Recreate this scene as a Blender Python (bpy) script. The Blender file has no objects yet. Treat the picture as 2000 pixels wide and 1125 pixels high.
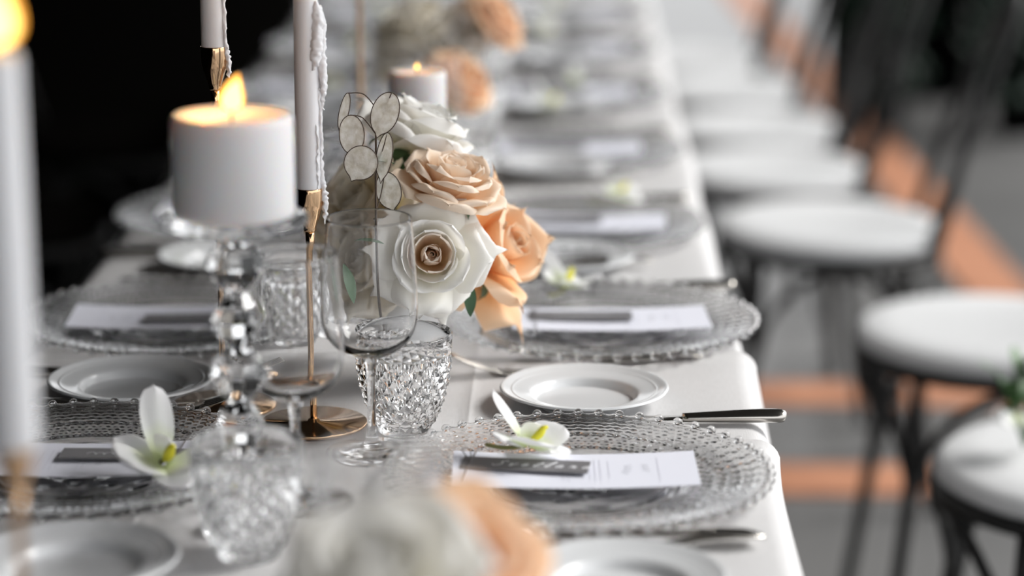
import bpy, bmesh, math, random
from mathutils import Vector, Matrix, noise
random.seed(7)
PI = math.pi
S = bpy.context.scene
COL = S.collection

# ------------------------------------------------------------------ camera
TZ = 0.75                      # height of the table top
FPX, H = 4800.0, 0.645         # focal length in pixels of the 2000 px frame, camera above the table
PITCH, YAW = math.atan(1181.0 / FPX), math.radians(1.24)
cam = bpy.data.cameras.new('camera'); camo = bpy.data.objects.new('camera', cam); COL.objects.link(camo)
cam.sensor_width = 36.0; cam.lens = FPX * 36.0 / 2000.0
camo.location = (0, 0, TZ + H); camo.rotation_euler = (PI / 2 - PITCH, 0, YAW)
cam.clip_start = 0.05; cam.clip_end = 100
cam.dof.use_dof = True; cam.dof.focus_distance = 2.17; cam.dof.aperture_fstop = 1.9
S.camera = camo
CM = Matrix.Translation((0, 0, TZ + H)) @ camo.rotation_euler.to_matrix().to_4x4()
CR = camo.rotation_euler.to_matrix()

# ------------------------------------------------------------------ sky, sun, exposure
w = bpy.data.worlds.new('overcast'); S.world = w; w.use_nodes = True
bg = w.node_tree.nodes['Background']; bg.inputs[0].default_value = (0.965, 0.98, 1.0, 1); bg.inputs[1].default_value = 1.2
sun = bpy.data.lights.new('hazy_sun', 'SUN'); sun.energy = 3.4; sun.angle = math.radians(28); sun.color = (1.0, 0.985, 0.96)
suno = bpy.data.objects.new('hazy_sun', sun); COL.objects.link(suno)
suno.rotation_euler = Vector((-0.68, -0.22, -0.70)).to_track_quat('-Z', 'Y').to_euler()
S.view_settings.view_transform = 'Standard'; S.view_settings.look = 'None'
S.view_settings.exposure = 0.62; S.view_settings.gamma = 1.0; S.view_settings.use_curve_mapping = False
S.cycles.max_bounces = 20; S.cycles.transmission_bounces = 20; S.cycles.transparent_max_bounces = 16
S.cycles.blur_glossy = 0.1; S.cycles.diffuse_bounces = 4; S.cycles.glossy_bounces = 8

def Wp(px, py, zc):            # point at camera depth zc
    v = Vector(((px - 1000) / FPX * zc, -(py - 562.5) / FPX * zc, -zc)); return CM @ v
def G(px, py, z=TZ):           # point of a horizontal plane
    d = CR @ Vector(((px - 1000) / FPX, -(py - 562.5) / FPX, -1.0)); o = Vector((0, 0, TZ + H))
    t = (z - o.z) / d.z; return o + d * t
def axis(r, u, t):             # right, up, toward the viewer
    return (CR @ Vector((r, u, t))).normalized()

# ------------------------------------------------------------------ materials
def newmat(name):
    m = bpy.data.materials.new(name); m.use_nodes = True; nt = m.node_tree
    return m, nt, nt.nodes['Principled BSDF']
def P(name, col, rough=0.5, metal=0.0, spec=0.5, sss=0, sssr=None, bump=None, var=None):
    m, nt, b = newmat(name)
    b.inputs['Base Color'].default_value = (*col, 1); b.inputs['Roughness'].default_value = rough
    b.inputs['Metallic'].default_value = metal; b.inputs['Specular IOR Level'].default_value = spec
    if spec <= 0.05: b.inputs['IOR'].default_value = 1.0; b.inputs['Specular IOR Level'].default_value = 0.0
    if sss:
        b.inputs['Subsurface Weight'].default_value = sss; b.inputs['Subsurface Radius'].default_value = sssr
        b.inputs['Subsurface Scale'].default_value = 1.0
    if bump or var:
        tc = nt.nodes.new('ShaderNodeTexCoord')
    if bump:
        n = nt.nodes.new('ShaderNodeTexNoise'); n.inputs['Scale'].default_value = bump[0]; n.inputs['Detail'].default_value = 4
        nt.links.new(tc.outputs['Object'], n.inputs['Vector'])
        bp = nt.nodes.new('ShaderNodeBump'); bp.inputs['Strength'].default_value = bump[1]; bp.inputs['Distance'].default_value = bump[2]
        nt.links.new(n.outputs['Fac'], bp.inputs['Height']); nt.links.new(bp.outputs['Normal'], b.inputs['Normal'])
    if var:
        n = nt.nodes.new('ShaderNodeTexNoise'); n.inputs['Scale'].default_value = var[0]; n.inputs['Detail'].default_value = 5
        nt.links.new(tc.outputs['Object'], n.inputs['Vector'])
        r = nt.nodes.new('ShaderNodeValToRGB'); r.color_ramp.elements[0].color = (*var[1], 1); r.color_ramp.elements[1].color = (*var[2], 1)
        r.color_ramp.elements[0].position = 0.35; r.color_ramp.elements[1].position = 0.65
        nt.links.new(n.outputs['Fac'], r.inputs['Fac']); nt.links.new(r.outputs['Color'], b.inputs['Base Color'])
    return m
def glassmat(name, ior=1.45, rough=0.0, col=(1, 1, 1)):
    m, nt, b = newmat(name); nt.nodes.remove(b)
    g = nt.nodes.new('ShaderNodeBsdfGlass'); g.inputs['IOR'].default_value = ior; g.inputs['Roughness'].default_value = rough
    g.inputs['Color'].default_value = (*col, 1)
    nt.links.new(g.outputs[0], nt.nodes['Material Output'].inputs[0]); return m
def petalmat(name, base, mid, tip, trans=0.35):
    m, nt, b = newmat(name); nt.nodes.remove(b)
    at = nt.nodes.new('ShaderNodeAttribute'); at.attribute_name = 'along'
    r = nt.nodes.new('ShaderNodeValToRGB'); e = r.color_ramp.elements
    e[0].color = (*base, 1); e[0].position = 0.05; e[1].color = (*tip, 1); e[1].position = 0.97
    k = e.new(0.5); k.color = (*mid, 1)
    nt.links.new(at.outputs['Fac'], r.inputs['Fac'])
    tc = nt.nodes.new('ShaderNodeTexCoord'); n = nt.nodes.new('ShaderNodeTexNoise'); n.inputs['Scale'].default_value = 260; n.inputs['Detail'].default_value = 3
    nt.links.new(tc.outputs['Object'], n.inputs['Vector'])
    bp = nt.nodes.new('ShaderNodeBump'); bp.inputs['Strength'].default_value = 0.12; bp.inputs['Distance'].default_value = 0.001
    nt.links.new(n.outputs['Fac'], bp.inputs['Height'])
    d = nt.nodes.new('ShaderNodeBsdfDiffuse'); t = nt.nodes.new('ShaderNodeBsdfTranslucent'); mx = nt.nodes.new('ShaderNodeMixShader')
    nt.links.new(r.outputs[0], d.inputs[0]); nt.links.new(r.outputs[0], t.inputs[0]); nt.links.new(bp.outputs[0], d.inputs['Normal'])
    mx.inputs[0].default_value = trans; nt.links.new(d.outputs[0], mx.inputs[1]); nt.links.new(t.outputs[0], mx.inputs[2])
    gl = nt.nodes.new('ShaderNodeBsdfGlossy'); gl.inputs['Roughness'].default_value = 0.45; m2 = nt.nodes.new('ShaderNodeMixShader'); m2.inputs[0].default_value = 0.03
    nt.links.new(mx.outputs[0], m2.inputs[1]); nt.links.new(gl.outputs[0], m2.inputs[2])
    nt.links.new(m2.outputs[0], nt.nodes['Material Output'].inputs[0]); return m
def emit(name, col, st):
    m, nt, b = newmat(name); nt.nodes.remove(b); e = nt.nodes.new('ShaderNodeEmission'); e.inputs[0].default_value = (*col, 1); e.inputs[1].default_value = st
    nt.links.new(e.outputs[0], nt.nodes['Material Output'].inputs[0]); return m
def clothmat(name, col):
    m, nt, b = newmat(name); b.inputs['Base Color'].default_value = (*col, 1); b.inputs['Roughness'].default_value = 0.9; b.inputs['Specular IOR Level'].default_value = 0.1
    tc = nt.nodes.new('ShaderNodeTexCoord')
    hs = []
    for sc in ((900, 60, 1), (60, 900, 1)):
        mp = nt.nodes.new('ShaderNodeMapping'); mp.inputs['Scale'].default_value = sc; nt.links.new(tc.outputs['Object'], mp.inputs['Vector'])
        n = nt.nodes.new('ShaderNodeTexNoise'); n.inputs['Scale'].default_value = 1.0; n.inputs['Detail'].default_value = 2
        nt.links.new(mp.outputs[0], n.inputs['Vector']); hs.append(n)
    ad = nt.nodes.new('ShaderNodeMath'); ad.operation = 'ADD'; nt.links.new(hs[0].outputs['Fac'], ad.inputs[0]); nt.links.new(hs[1].outputs['Fac'], ad.inputs[1])
    r = nt.nodes.new('ShaderNodeValToRGB'); r.color_ramp.elements[0].position = 0.3; r.color_ramp.elements[1].position = 0.75
    r.color_ramp.elements[0].color = tuple(c * 0.90 for c in col) + (1,); r.color_ramp.elements[1].color = tuple(min(1, c * 1.05) for c in col) + (1,)
    hf = nt.nodes.new('ShaderNodeMath'); hf.operation = 'MULTIPLY'; hf.inputs[1].default_value = 0.5; nt.links.new(ad.outputs[0], hf.inputs[0])
    nt.links.new(hf.outputs[0], r.inputs[0]); nt.links.new(r.outputs[0], b.inputs['Base Color'])
    bp = nt.nodes.new('ShaderNodeBump'); bp.inputs['Strength'].default_value = 0.25; bp.inputs['Distance'].default_value = 0.0006
    nt.links.new(ad.outputs[0], bp.inputs['Height']); nt.links.new(bp.outputs[0], b.inputs['Normal']); return m
M = {
 'floor': P('grey_stone', (0.2, 0.2, 0.2), 0.34, bump=(30, 0.1, 0.003), var=(1.6, (0.10, 0.099, 0.098), (0.135, 0.133, 0.131))),
 'shade_floor': P('floor_painted_shade', (0.003, 0.0028, 0.0025), 0.9, spec=0.02),  # deep shade of the left side put into the floor colour
 'wall': P('dark_wall', (0.0012, 0.0012, 0.0011), 0.95, spec=0.0), 'ceil': P('dark_blocker', (0.022, 0.02, 0.018), 0.8),
 'brick': P('terracotta', (0.42, 0.16, 0.07), 0.7, var=(9, (0.28, 0.115, 0.057), (0.40, 0.175, 0.09))),
 'cloth': clothmat('linen', (0.565, 0.558, 0.558)), 'wood': P('table_wood', (0.16, 0.09, 0.05), 0.6),
 'glass': glassmat('clear_glass', 1.45), 'crystal': glassmat('cut_crystal', 1.54), 'press': glassmat('pressed_glass', 1.35, 0.0, (1, 1, 1)),
 'porc': P('white_porcelain', (0.64, 0.65, 0.66), 0.18, spec=0.5),
 'steel': P('polished_steel', (0.50, 0.475, 0.44), 0.2, 1.0), 'brass': P('polished_brass', (0.75, 0.50, 0.30), 0.10, 1.0),
 'wax': P('white_wax', (0.66, 0.66, 0.675), 0.42, sss=0.8, sssr=(0.016, 0.008, 0.004)),
 'taper_wax': P('taper_wax', (0.70, 0.70, 0.72), 0.42, sss=0.3, sssr=(0.005, 0.004, 0.0035)),
 'wick': P('burnt_wick', (0.02, 0.015, 0.012), 0.9),
 'flame': None, 'core': emit('flame_core', (1.0, 0.64, 0.19), 4.5),
 'paper': P('white_card', (0.74, 0.75, 0.83), 0.7), 'ink': P('grey_ink', (0.30, 0.30, 0.33), 0.8), 'faint': P('pale_grey_ink', (0.60, 0.60, 0.67), 0.8), 'tag': P('grey_card', (0.155, 0.15, 0.158), 0.6),
 'white_ink': P('white_ink', (0.85, 0.85, 0.88), 0.6), 'cord': P('grey_cord', (0.22, 0.20, 0.20), 0.8),
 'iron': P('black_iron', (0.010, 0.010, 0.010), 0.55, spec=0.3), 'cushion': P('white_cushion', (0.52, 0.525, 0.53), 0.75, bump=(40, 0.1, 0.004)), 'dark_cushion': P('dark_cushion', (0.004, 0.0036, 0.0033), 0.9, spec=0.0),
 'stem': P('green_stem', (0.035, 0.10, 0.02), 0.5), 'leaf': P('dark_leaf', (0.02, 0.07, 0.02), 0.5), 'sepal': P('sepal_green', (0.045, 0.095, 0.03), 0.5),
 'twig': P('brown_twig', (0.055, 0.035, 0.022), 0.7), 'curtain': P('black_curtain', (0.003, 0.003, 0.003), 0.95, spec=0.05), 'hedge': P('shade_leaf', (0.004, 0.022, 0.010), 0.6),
 'orchid': petalmat('orchid_white', (0.74, 0.82, 0.46), (0.90, 0.91, 0.89), (0.92, 0.91, 0.92), 0.3), 'yellow': P('orchid_yellow', (0.72, 0.66, 0.03), 0.5), 'orchidstem': P('orchid_stem', (0.20, 0.20, 0.06), 0.5),
 'white_rose': petalmat('white_rose', (0.86, 0.82, 0.52), (0.93, 0.91, 0.84), (0.94, 0.93, 0.91), 0.33),
 'cream_rose': petalmat('cream_rose', (0.80, 0.70, 0.40), (0.91, 0.85, 0.70), (0.92, 0.88, 0.80), 0.45),
 'blush_heart': petalmat('blush_heart', (0.90, 0.55, 0.24), (0.92, 0.74, 0.56), (0.93, 0.84, 0.76), 0.4),
 'peach_rose': petalmat('peach_rose', (0.90, 0.56, 0.27), (0.91, 0.69, 0.48), (0.93, 0.82, 0.70), 0.35),
 'apricot_rose': petalmat('apricot_rose', (0.90, 0.43, 0.14), (0.92, 0.54, 0.26), (0.93, 0.72, 0.52), 0.35),
}
def flamemat():
    m, nt, b = newmat('flame_shell'); nt.nodes.remove(b)
    e = nt.nodes.new('ShaderNodeEmission'); e.inputs[0].default_value = (1.0, 0.42, 0.06, 1); e.inputs[1].default_value = 2.2
    t = nt.nodes.new('ShaderNodeBsdfTransparent'); mx = nt.nodes.new('ShaderNodeMixShader'); mx.inputs[0].default_value = 0.5
    nt.links.new(t.outputs[0], mx.inputs[1]); nt.links.new(e.outputs[0], mx.inputs[2]); nt.links.new(mx.outputs[0], nt.nodes['Material Output'].inputs[0]); return m
M['flame'] = flamemat()
def podmat():
    m, nt, b = newmat('silver_membrane'); b.inputs['Roughness'].default_value = 0.4
    tc = nt.nodes.new('ShaderNodeTexCoord'); n = nt.nodes.new('ShaderNodeTexNoise'); n.inputs['Scale'].default_value = 170; n.inputs['Detail'].default_value = 3
    nt.links.new(tc.outputs['Object'], n.inputs['Vector'])
    r = nt.nodes.new('ShaderNodeValToRGB'); r.color_ramp.elements[0].color = (0.66, 0.63, 0.54, 1); r.color_ramp.elements[1].color = (0.88, 0.87, 0.82, 1)
    r.color_ramp.elements[0].position = 0.35; r.color_ramp.elements[1].position = 0.65
    nt.links.new(n.outputs['Fac'], r.inputs[0]); nt.links.new(r.outputs[0], b.inputs['Base Color'])
    bp = nt.nodes.new('ShaderNodeBump'); bp.inputs['Strength'].default_value = 0.8; bp.inputs['Distance'].default_value = 0.002
    nt.links.new(n.outputs['Fac'], bp.inputs['Height']); nt.links.new(bp.outputs[0], b.inputs['Normal'])
    t = nt.nodes.new('ShaderNodeBsdfTransparent'); tr = nt.nodes.new('ShaderNodeBsdfTranslucent'); nt.links.new(r.outputs[0], tr.inputs[0])
    m1 = nt.nodes.new('ShaderNodeMixShader'); m1.inputs[0].default_value = 0.35; nt.links.new(b.outputs[0], m1.inputs[1]); nt.links.new(tr.outputs[0], m1.inputs[2])
    m2 = nt.nodes.new('ShaderNodeMixShader'); m2.inputs[0].default_value = 0.12; nt.links.new(m1.outputs[0], m2.inputs[1]); nt.links.new(t.outputs[0], m2.inputs[2])
    nt.links.new(m2.outputs[0], nt.nodes['Material Output'].inputs[0]); return m
M['pod'] = podmat()

# ------------------------------------------------------------------ mesh helpers
def mesh(name, V, F, mat, smooth=True, along=None):
    me = bpy.data.meshes.new(name); me.from_pydata([tuple(v) for v in V], [], F); me.update()
    if mat in ('glass', 'crystal', 'press'):               # closed glass bodies need outward faces
        bm = bmesh.new(); bm.from_mesh(me); bmesh.ops.recalc_face_normals(bm, faces=bm.faces); bm.to_mesh(me); bm.free()
    if smooth: me.polygons.foreach_set('use_smooth', [True] * len(me.polygons))
    me.materials.append(M[mat] if isinstance(mat, str) else mat)
    if along is not None:
        a = me.attributes.new('along', 'FLOAT', 'POINT'); a.data.foreach_set('value', along)
    return me
def obj(name, me, parent=None, loc=(0, 0, 0), rot=None):
    o = bpy.data.objects.new(name, me); COL.objects.link(o); o.parent = parent; o.location = loc
    if rot is not None: o.rotation_euler = rot
    return o
def tag(o, label=None, cat=None, group=None, kind=None):
    if label: o['label'] = label
    if cat: o['category'] = cat
    if group: o['group'] = group
    if kind: o['kind'] = kind
    return o
def thing(name, label, cat, loc, rotz=0, group=None):
    o = bpy.data.objects.new(name, None); o.empty_display_size = 0.02; COL.objects.link(o)
    o.location = loc; o.rotation_euler = (0, 0, rotz); return tag(o, label, cat, group)
def struct(name, me, loc=(0, 0, 0), label=None):
    return tag(obj(name, me, None, loc), label, None, None, 'structure')
class B:
    def __init__(s): s.v = []; s.f = []
    def add(s, V, F):
        n = len(s.v); s.v += [Vector(v) for v in V]; s.f += [tuple(i + n for i in f) for f in F]; return s
    def box(s, x0, x1, y0, y1, z0, z1):
        return s.add([(x0, y0, z0), (x1, y0, z0), (x1, y1, z0), (x0, y1, z0), (x0, y0, z1), (x1, y0, z1), (x1, y1, z1), (x0, y1, z1)],
                     [(3, 2, 1, 0), (4, 5, 6, 7), (0, 1, 5, 4), (1, 2, 6, 5), (2, 3, 7, 6), (3, 0, 4, 7)])
    def lathe(s, prof, n=48, wob=None):
        V = []; F = []; rows = []
        for r, z in prof:
            if r < 1e-6: rows.append([len(V)]); V.append((0, 0, z))
            else:
                row = []
                for i in range(n):
                    t = 2 * PI * i / n; rr = r * (wob(t, r) if wob else 1); row.append(len(V)); V.append((rr * math.cos(t), rr * math.sin(t), z))
                rows.append(row)
        for a, b in zip(rows, rows[1:]):
            for i in range(n):
                j = (i + 1) % n
                if len(a) == 1 and len(b) == 1: continue
                if len(a) == 1: F.append((a[0], b[j], b[i]))
                elif len(b) == 1: F.append((a[i], a[j], b[0]))
                else: F.append((a[i], a[j], b[j], b[i]))
        return s.add(V, F)
    def sweep(s, pts, rad, up=(0, 0, 1), n=8, flat=None, cap=True):
        pts = [Vector(p) for p in pts]; m = len(pts); V = []; F = []; up = Vector(up)
        if not isinstance(rad, (list, tuple)): rad = [rad] * m
        if flat is None: flat = rad
        elif not isinstance(flat, (list, tuple)): flat = [flat] * m
        for k, p in enumerate(pts):
            t = (pts[min(k + 1, m - 1)] - pts[max(k - 1, 0)]).normalized()
            side = t.cross(up)
            if side.length < 1e-4: side = t.cross(Vector((1, 0.3, 0)))
            side.normalize(); nn = side.cross(t).normalized()
            for i in range(n):
                a = 2 * PI * i / n; V.append(p + side * (math.cos(a) * rad[k]) + nn * (math.sin(a) * flat[k]))
        for k in range(m - 1):
            for i in range(n):
                j = (i + 1) % n; F.append((k * n + i, k * n + j, (k + 1) * n + j, (k + 1) * n + i))
        if cap: F.append(tuple(range(n))[::-1]); F.append(tuple((m - 1) * n + i for i in range(n)))
        return s.add(V, F)
    def mesh(s, name, mat, smooth=True): return mesh(name, s.v, s.f, mat, smooth)
def spline(pts, k=6):
    pts = [Vector(p) for p in pts]; out = []
    for i in range(len(pts) - 1):
        p0 = pts[max(i - 1, 0)]; p1 = pts[i]; p2 = pts[i + 1]; p3 = pts[min(i + 2, len(pts) - 1)]
        for j in range(k):
            t = j / k
            out.append(0.5 * ((2 * p1) + (p2 - p0) * t + (2 * p0 - 5 * p1 + 4 * p2 - p3) * t * t + (3 * p1 - p0 - 3 * p2 + p3) * t ** 3))
    out.append(pts[-1]); return out

# ------------------------------------------------------------------ the setting
XL, XR = -0.543, 0.184         # table edges
YN, YF = 0.55, 8.2             # table ends
struct('floor', B().box(-12, 14, -6, 30, -0.1, 0).mesh('floor', 'floor', False), label='grey stone paving beside the table')
struct('floor_left_shade', B().box(-3.0, XL - 0.05, -3, 14, 0, 0.012).mesh('floor_left_shade', 'shade_floor', False), label='floor left of the table, its shade painted near-black')  # sheet laid over the paving, near-black in place of shade
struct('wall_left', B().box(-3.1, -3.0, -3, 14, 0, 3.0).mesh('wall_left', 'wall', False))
struct('wall_back_blocker', B().box(-3.1, -0.4, -3.1, -3.0, 0, 3.0).mesh('wall_back_blocker', 'wall', False))  # added out of view to block sky light from behind left
struct('ceiling_blocker', B().box(-3.1, 1.9, -3.1, 14, 3.0, 3.12).mesh('ceiling_blocker', 'ceil', False))  # unseen slab, right edge placed to cut sun on the table's left
def strip(name, a, b, wd, z0=0.0, z1=0.006):
    a = Vector((a[0], a[1], 0)); b = Vector((b[0], b[1], 0)); d = (b - a).normalized(); n = Vector((-d.y, d.x, 0)) * wd / 2
    q = [a - n, b - n, b + n, a + n]; V = [(p.x, p.y, z0) for p in q] + [(p.x, p.y, z1) for p in q]
    struct(name, mesh(name, V, [(3, 2, 1, 0), (4, 5, 6, 7), (0, 1, 5, 4), (1, 2, 6, 5), (2, 3, 7, 6), (3, 0, 4, 7)], 'brick', False), label='terracotta brick strip set in the grey paving')
a, b = G(1478, 20, 0), G(1905, 520, 0); d = (b - a).normalized()
strip('trim_1', a - d * 6, b + d * 0.6, 0.16)
yb = G(1620, 940, 0).y; yc = G(1620, 772, 0).y
strip('trim_2', (0.2, yb), (3.2, yb - 0.02), 0.17); strip('trim_3', (0.2, yc), (3.2, yc - 0.02), 0.15)

# ------------------------------------------------------------------ table and cloths
tb = thing('dining_table', 'long narrow banquet table hidden under the linen cloths', 'table', ((XL + XR) / 2, YN, 0))
wd = (XR - XL) / 2
obj('tabletop', B().box(-wd + 0.02, wd - 0.02, 0.02, YF - YN, TZ - 0.04, TZ - 0.012).mesh('tabletop', 'wood', False), tb)
lg = B().box(-0.03, 0.03, -0.03, 0.03, 0.0, TZ - 0.04).mesh('table_leg', 'wood', False)
for y in (0.3, 2.6, 5.0, 7.3):
    for x in (-wd + 0.12, wd - 0.12): obj('leg', lg, tb, (x, y, 0))
Y1, Y2 = G(1000, 868).y, G(1000, 694).y          # where one cloth overlaps the next
def zt(y): return TZ if y < Y1 else (TZ - 0.002 if y < Y2 else TZ - 0.004)
def cloth(name, y0, y1, ztop, label, off, lift):
    V = []; F = []; R = 0.022; prof = []
    drop = 0.19
    for k in range(7): prof.append((-wd - off - 0.012 * (k / 6), -drop + (drop - R) * k / 6))
    for k in range(1, 7): t = k / 6 * PI / 2; prof.append((-wd - off + R - R * math.cos(t), -R + R * math.sin(t)))
    nx = 26
    for x, z in sorted([(-wd - off + R + (2 * (wd + off - R)) * k / nx, 0) for k in range(1, nx)] + [(xc + q, hq) for xc in (0.094, -0.16) for q, hq in ((-0.004, 0), (-0.0012, 0.0009), (0.0, 0.0012), (0.0012, 0.0009), (0.004, 0))]): prof.append((x, z))
    for k in range(0, 7): t = k / 6 * PI / 2; prof.append((wd + off - R + R * math.sin(t), -R + R * math.cos(t)))
    for k in range(1, 7): prof.append((wd + off + 0.012 * (k / 6), -R - (drop - R) * k / 6))
    ny = max(12, int((y1 - y0) / 0.03)); m = len(prof)
    for j in range(ny + 1):
        y = y0 + (y1 - y0) * j / ny
        for k, (x, z) in enumerate(prof):
            dz = 0; dx = 0
            if z < -0.02:
                wv = math.sin(y * 9 + 1.3 * math.sin(y * 3.1 + (3 if x > 0 else 0))) * 0.018 * min(1, -z / 0.2)
                dx = (wv + 0.01 * min(1, -z / .2)) * (1 if x > 0 else -1)
            else:
                dx = 0.0035 * math.sin(y * 5.3 + (2 if x > 0 else 0)) * (abs(x) / wd) ** 4 * (1 if x > 0 else -1)
            e = (y1 - y)
            if lift and e < 0.10 and x > wd - 0.14:         # the free hem lifts near the table edge
                q = (1 - e / 0.10) ** 2 * min(1, (x - wd + 0.14) / 0.10); dz += lift * q; dx += lift * 0.5 * q
            V.append((x + dx, y, z + dz))
    for j in range(ny):
        for k in range(m - 1): F.append((j * m + k, j * m + k + 1, (j + 1) * m + k + 1, (j + 1) * m + k))
    o = obj(name, mesh(name, V, F, 'cloth'), None, ((XL + XR) / 2, 0, ztop)); tag(o, label, 'tablecloth', 'linen tablecloths')
    sm = o.modifiers.new('thickness', 'SOLIDIFY'); sm.thickness = 0.0012; sm.offset = -1
    return o
cloth('tablecloth', YN, Y1, TZ, 'off-white linen tablecloth nearest the camera, its hem overlapping the next cloth', 0.002, 0.006)
cloth('tablecloth', Y1 - 0.12, Y2, TZ - 0.002, 'off-white linen tablecloth between the nearest cloth and the far cloth', 0.0, 0.008)
cloth('tablecloth', Y2 - 0.12, YF, TZ - 0.004, 'off-white linen tablecloth covering the far end of the table', -0.002, 0)

# ------------------------------------------------------------------ glassware
def wine_meshes():
    H0 = 0.208
    out = [(0.0, 0.0855), (0.006, 0.0857), (0.014, 0.0875), (0.024, 0.0925), (0.033, 0.101), (0.0385, 0.112), (0.0405, 0.126), (0.0407, 0.138), (0.0398, 0.158), (0.0380, 0.184), (0.0362, 0.2068)]
    inn = [(0.0352, 0.2068), (0.0370, 0.184), (0.0388, 0.158), (0.0397, 0.138), (0.0394, 0.126), (0.0372, 0.113), (0.0315, 0.103), (0.022, 0.0955), (0.012, 0.092), (0.0, 0.0912)]
    op = [(r, z) for r, z in [(p.x, p.y) for p in spline([(r, z, 0) for r, z in out], 4)]]
    ip = [(r, z) for r, z in [(p.x, p.y) for p in spline([(r, z, 0) for r, z in inn], 4)]]
    rim = [(0.0361, 0.2076), (0.0357, 0.2079), (0.0353, 0.2076)]
    bowl = B().lathe([(max(r, 0), z) for r, z in op] + rim + [(max(r, 0), z) for r, z in ip], 64).mesh('wine_bowl', 'glass')
    stem = B().lathe([(0, 0.086), (0.0075, 0.0855), (0.0048, 0.079), (0.0036, 0.066), (0.0033, 0.045), (0.0038, 0.024), (0.0058, 0.012), (0.011, 0.0068), (0, 0.0066)], 32).mesh('wine_stem', 'glass')
    foot = B().lathe([(0, 0.0003), (0.0395, 0.0003), (0.0408, 0.0010), (0.0400, 0.0018), (0.025, 0.0034), (0.012, 0.0062), (0, 0.0064)], 64).mesh('wine_foot', 'glass')
    return bowl, stem, foot
WB, WS, WF = wine_meshes()
def wine_glass(p, label):
    t = thing('wine_glass', label, 'wine glass', p, 0, 'stemmed wine glasses on the table')
    obj('bowl', WB, t); obj('stem', WS, t); obj('foot', WF, t); return t
def tumbler_meshes():
    n = 16; rows = 9
    prof = [(0.0245, 0.006), (0.0295, 0.016), (0.0338, 0.027), (0.0372, 0.039), (0.0396, 0.051), (0.0412, 0.062), (0.0420, 0.073)]
    ps = spline([(r, z, 0) for r, z in prof], 8)
    def rz(t):
        f = t * (len(ps) - 1); i = min(int(f), len(ps) - 2); p = ps[i].lerp(ps[i + 1], f - i); return p.x, p.y
    b = B(); V = []; F = []
    idx = {}
    for j in range(rows + 1):
        r, z = rz(j / rows)
        for i in range(n):
            t = 2 * PI * (i + 0.5 * (j % 2)) / n; idx[j, i] = len(V); V.append(((r - 0.0012) * math.cos(t), (r - 0.0012) * math.sin(t), z))
    for j in range(-1, rows):
        for i in range(n):
            o = (j % 2)
            mid = j + 1; sh = 0.5 * (j % 2)
            # diamond: bottom (j,i) left/right on row j+1, top (j+2,i)
            L = (mid, (i + (j % 2) - 1) % n); Rr = (mid, (i + (j % 2)) % n)
            bt = (j, i) if j >= 0 else None; tp = (j + 2, i) if j + 2 <= rows else None
            r, z = rz(mid / rows); t = 2 * PI * (i + 0.5 * (j % 2)) / n
            c = len(V); pr = 0.0022 if (bt and tp) else 0.0
            V.append(((r + pr) * math.cos(t), (r + pr) * math.sin(t), z))
            if bt: F.append((idx[bt], idx[Rr], c)); F.append((idx[L], idx[bt], c))
            if tp: F.append((idx[Rr], idx[tp], c)); F.append((idx[tp], idx[L], c))
    b.add(V, F); faceted = len(F)
    # close below and above
    base = B()
    V2 = []; F2 = []
    def ring(r, z, off):
        s = len(b.v)
        for i in range(n * 2):
            t = PI * (i + off) / n; b.v.append(Vector((r * math.cos(t), r * math.sin(t), z)))
        return s
    j0 = [0]; top = rows
    # boundary rings in angular order (corner, centre, corner ...)
    def bound(j, jj):
        lst = []
        for i in range(n):
            lst.append((2 * (i + 0.5 * (j % 2)), idx[j, i]))
        # centres lying on that row come from the half diamonds
        for k in range(len(V)):
            pass
        return lst
    def order(zv, lst): return [k for _, k in sorted(lst)]
    cen = {}
    for k, v in enumerate(b.v):
        pass
    r0, z0 = rz(0); rt, zt_ = rz(1)
    lo = sorted([k for k, v in enumerate(b.v) if abs(v.z - z0) < 1e-6], key=lambda k: math.atan2(b.v[k].y, b.v[k].x))
    hi = sorted([k for k, v in enumerate(b.v) if abs(v.z - zt_) < 1e-6], key=lambda k: math.atan2(b.v[k].y, b.v[k].x))
    def stitch(ringidx, prof, flip):
        m = len(ringidx); prev = ringidx
        for r, z in prof:
            if r < 1e-6:
                c = len(b.v); b.v.append(Vector((0, 0, z)))
                for i in range(m): j = (i + 1) % m; b.f.append((prev[j], prev[i], c) if flip else (prev[i], prev[j], c))
                return
            cur = []
            for k in ringidx:
                a = math.atan2(b.v[k].y, b.v[k].x); cur.append(len(b.v)); b.v.append(Vector((r * math.cos(a), r * math.sin(a), z)))
            for i in range(m):
                j = (i + 1) % m
                b.f.append((prev[j], prev[i], cur[i], cur[j]) if flip else (prev[i], prev[j], cur[j], cur[i]))
            prev = cur
    stitch(lo, [(0.0238, 0.002), (0.0225, 0.0004), (0.018, 0.0004), (0.015, 0.0016), (0.0, 0.0024)], True)
    stitch(hi, [(0.0428, 0.0742), (0.0430, 0.080), (0.0434, 0.0905), (0.0428, 0.0920), (0.0418, 0.0914), (0.0410, 0.080), (0.0396, 0.066), (0.0372, 0.050), (0.0335, 0.034), (0.0282, 0.020), (0.021, 0.0125), (0.010, 0.0105), (0.0, 0.0102)], False)
    me = b.mesh('tumbler_body', 'crystal', False)
    for p in me.polygons:
        if p.index >= faceted: p.use_smooth = True
    return me
TM = tumbler_meshes()
def tumbler(p, label, rz=0.1):
    t = obj('cut_glass_tumbler', TM, None, p, (0, 0, rz)); tag(t, label, 'tumbler', 'diamond-cut tumblers on the table'); return t

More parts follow.
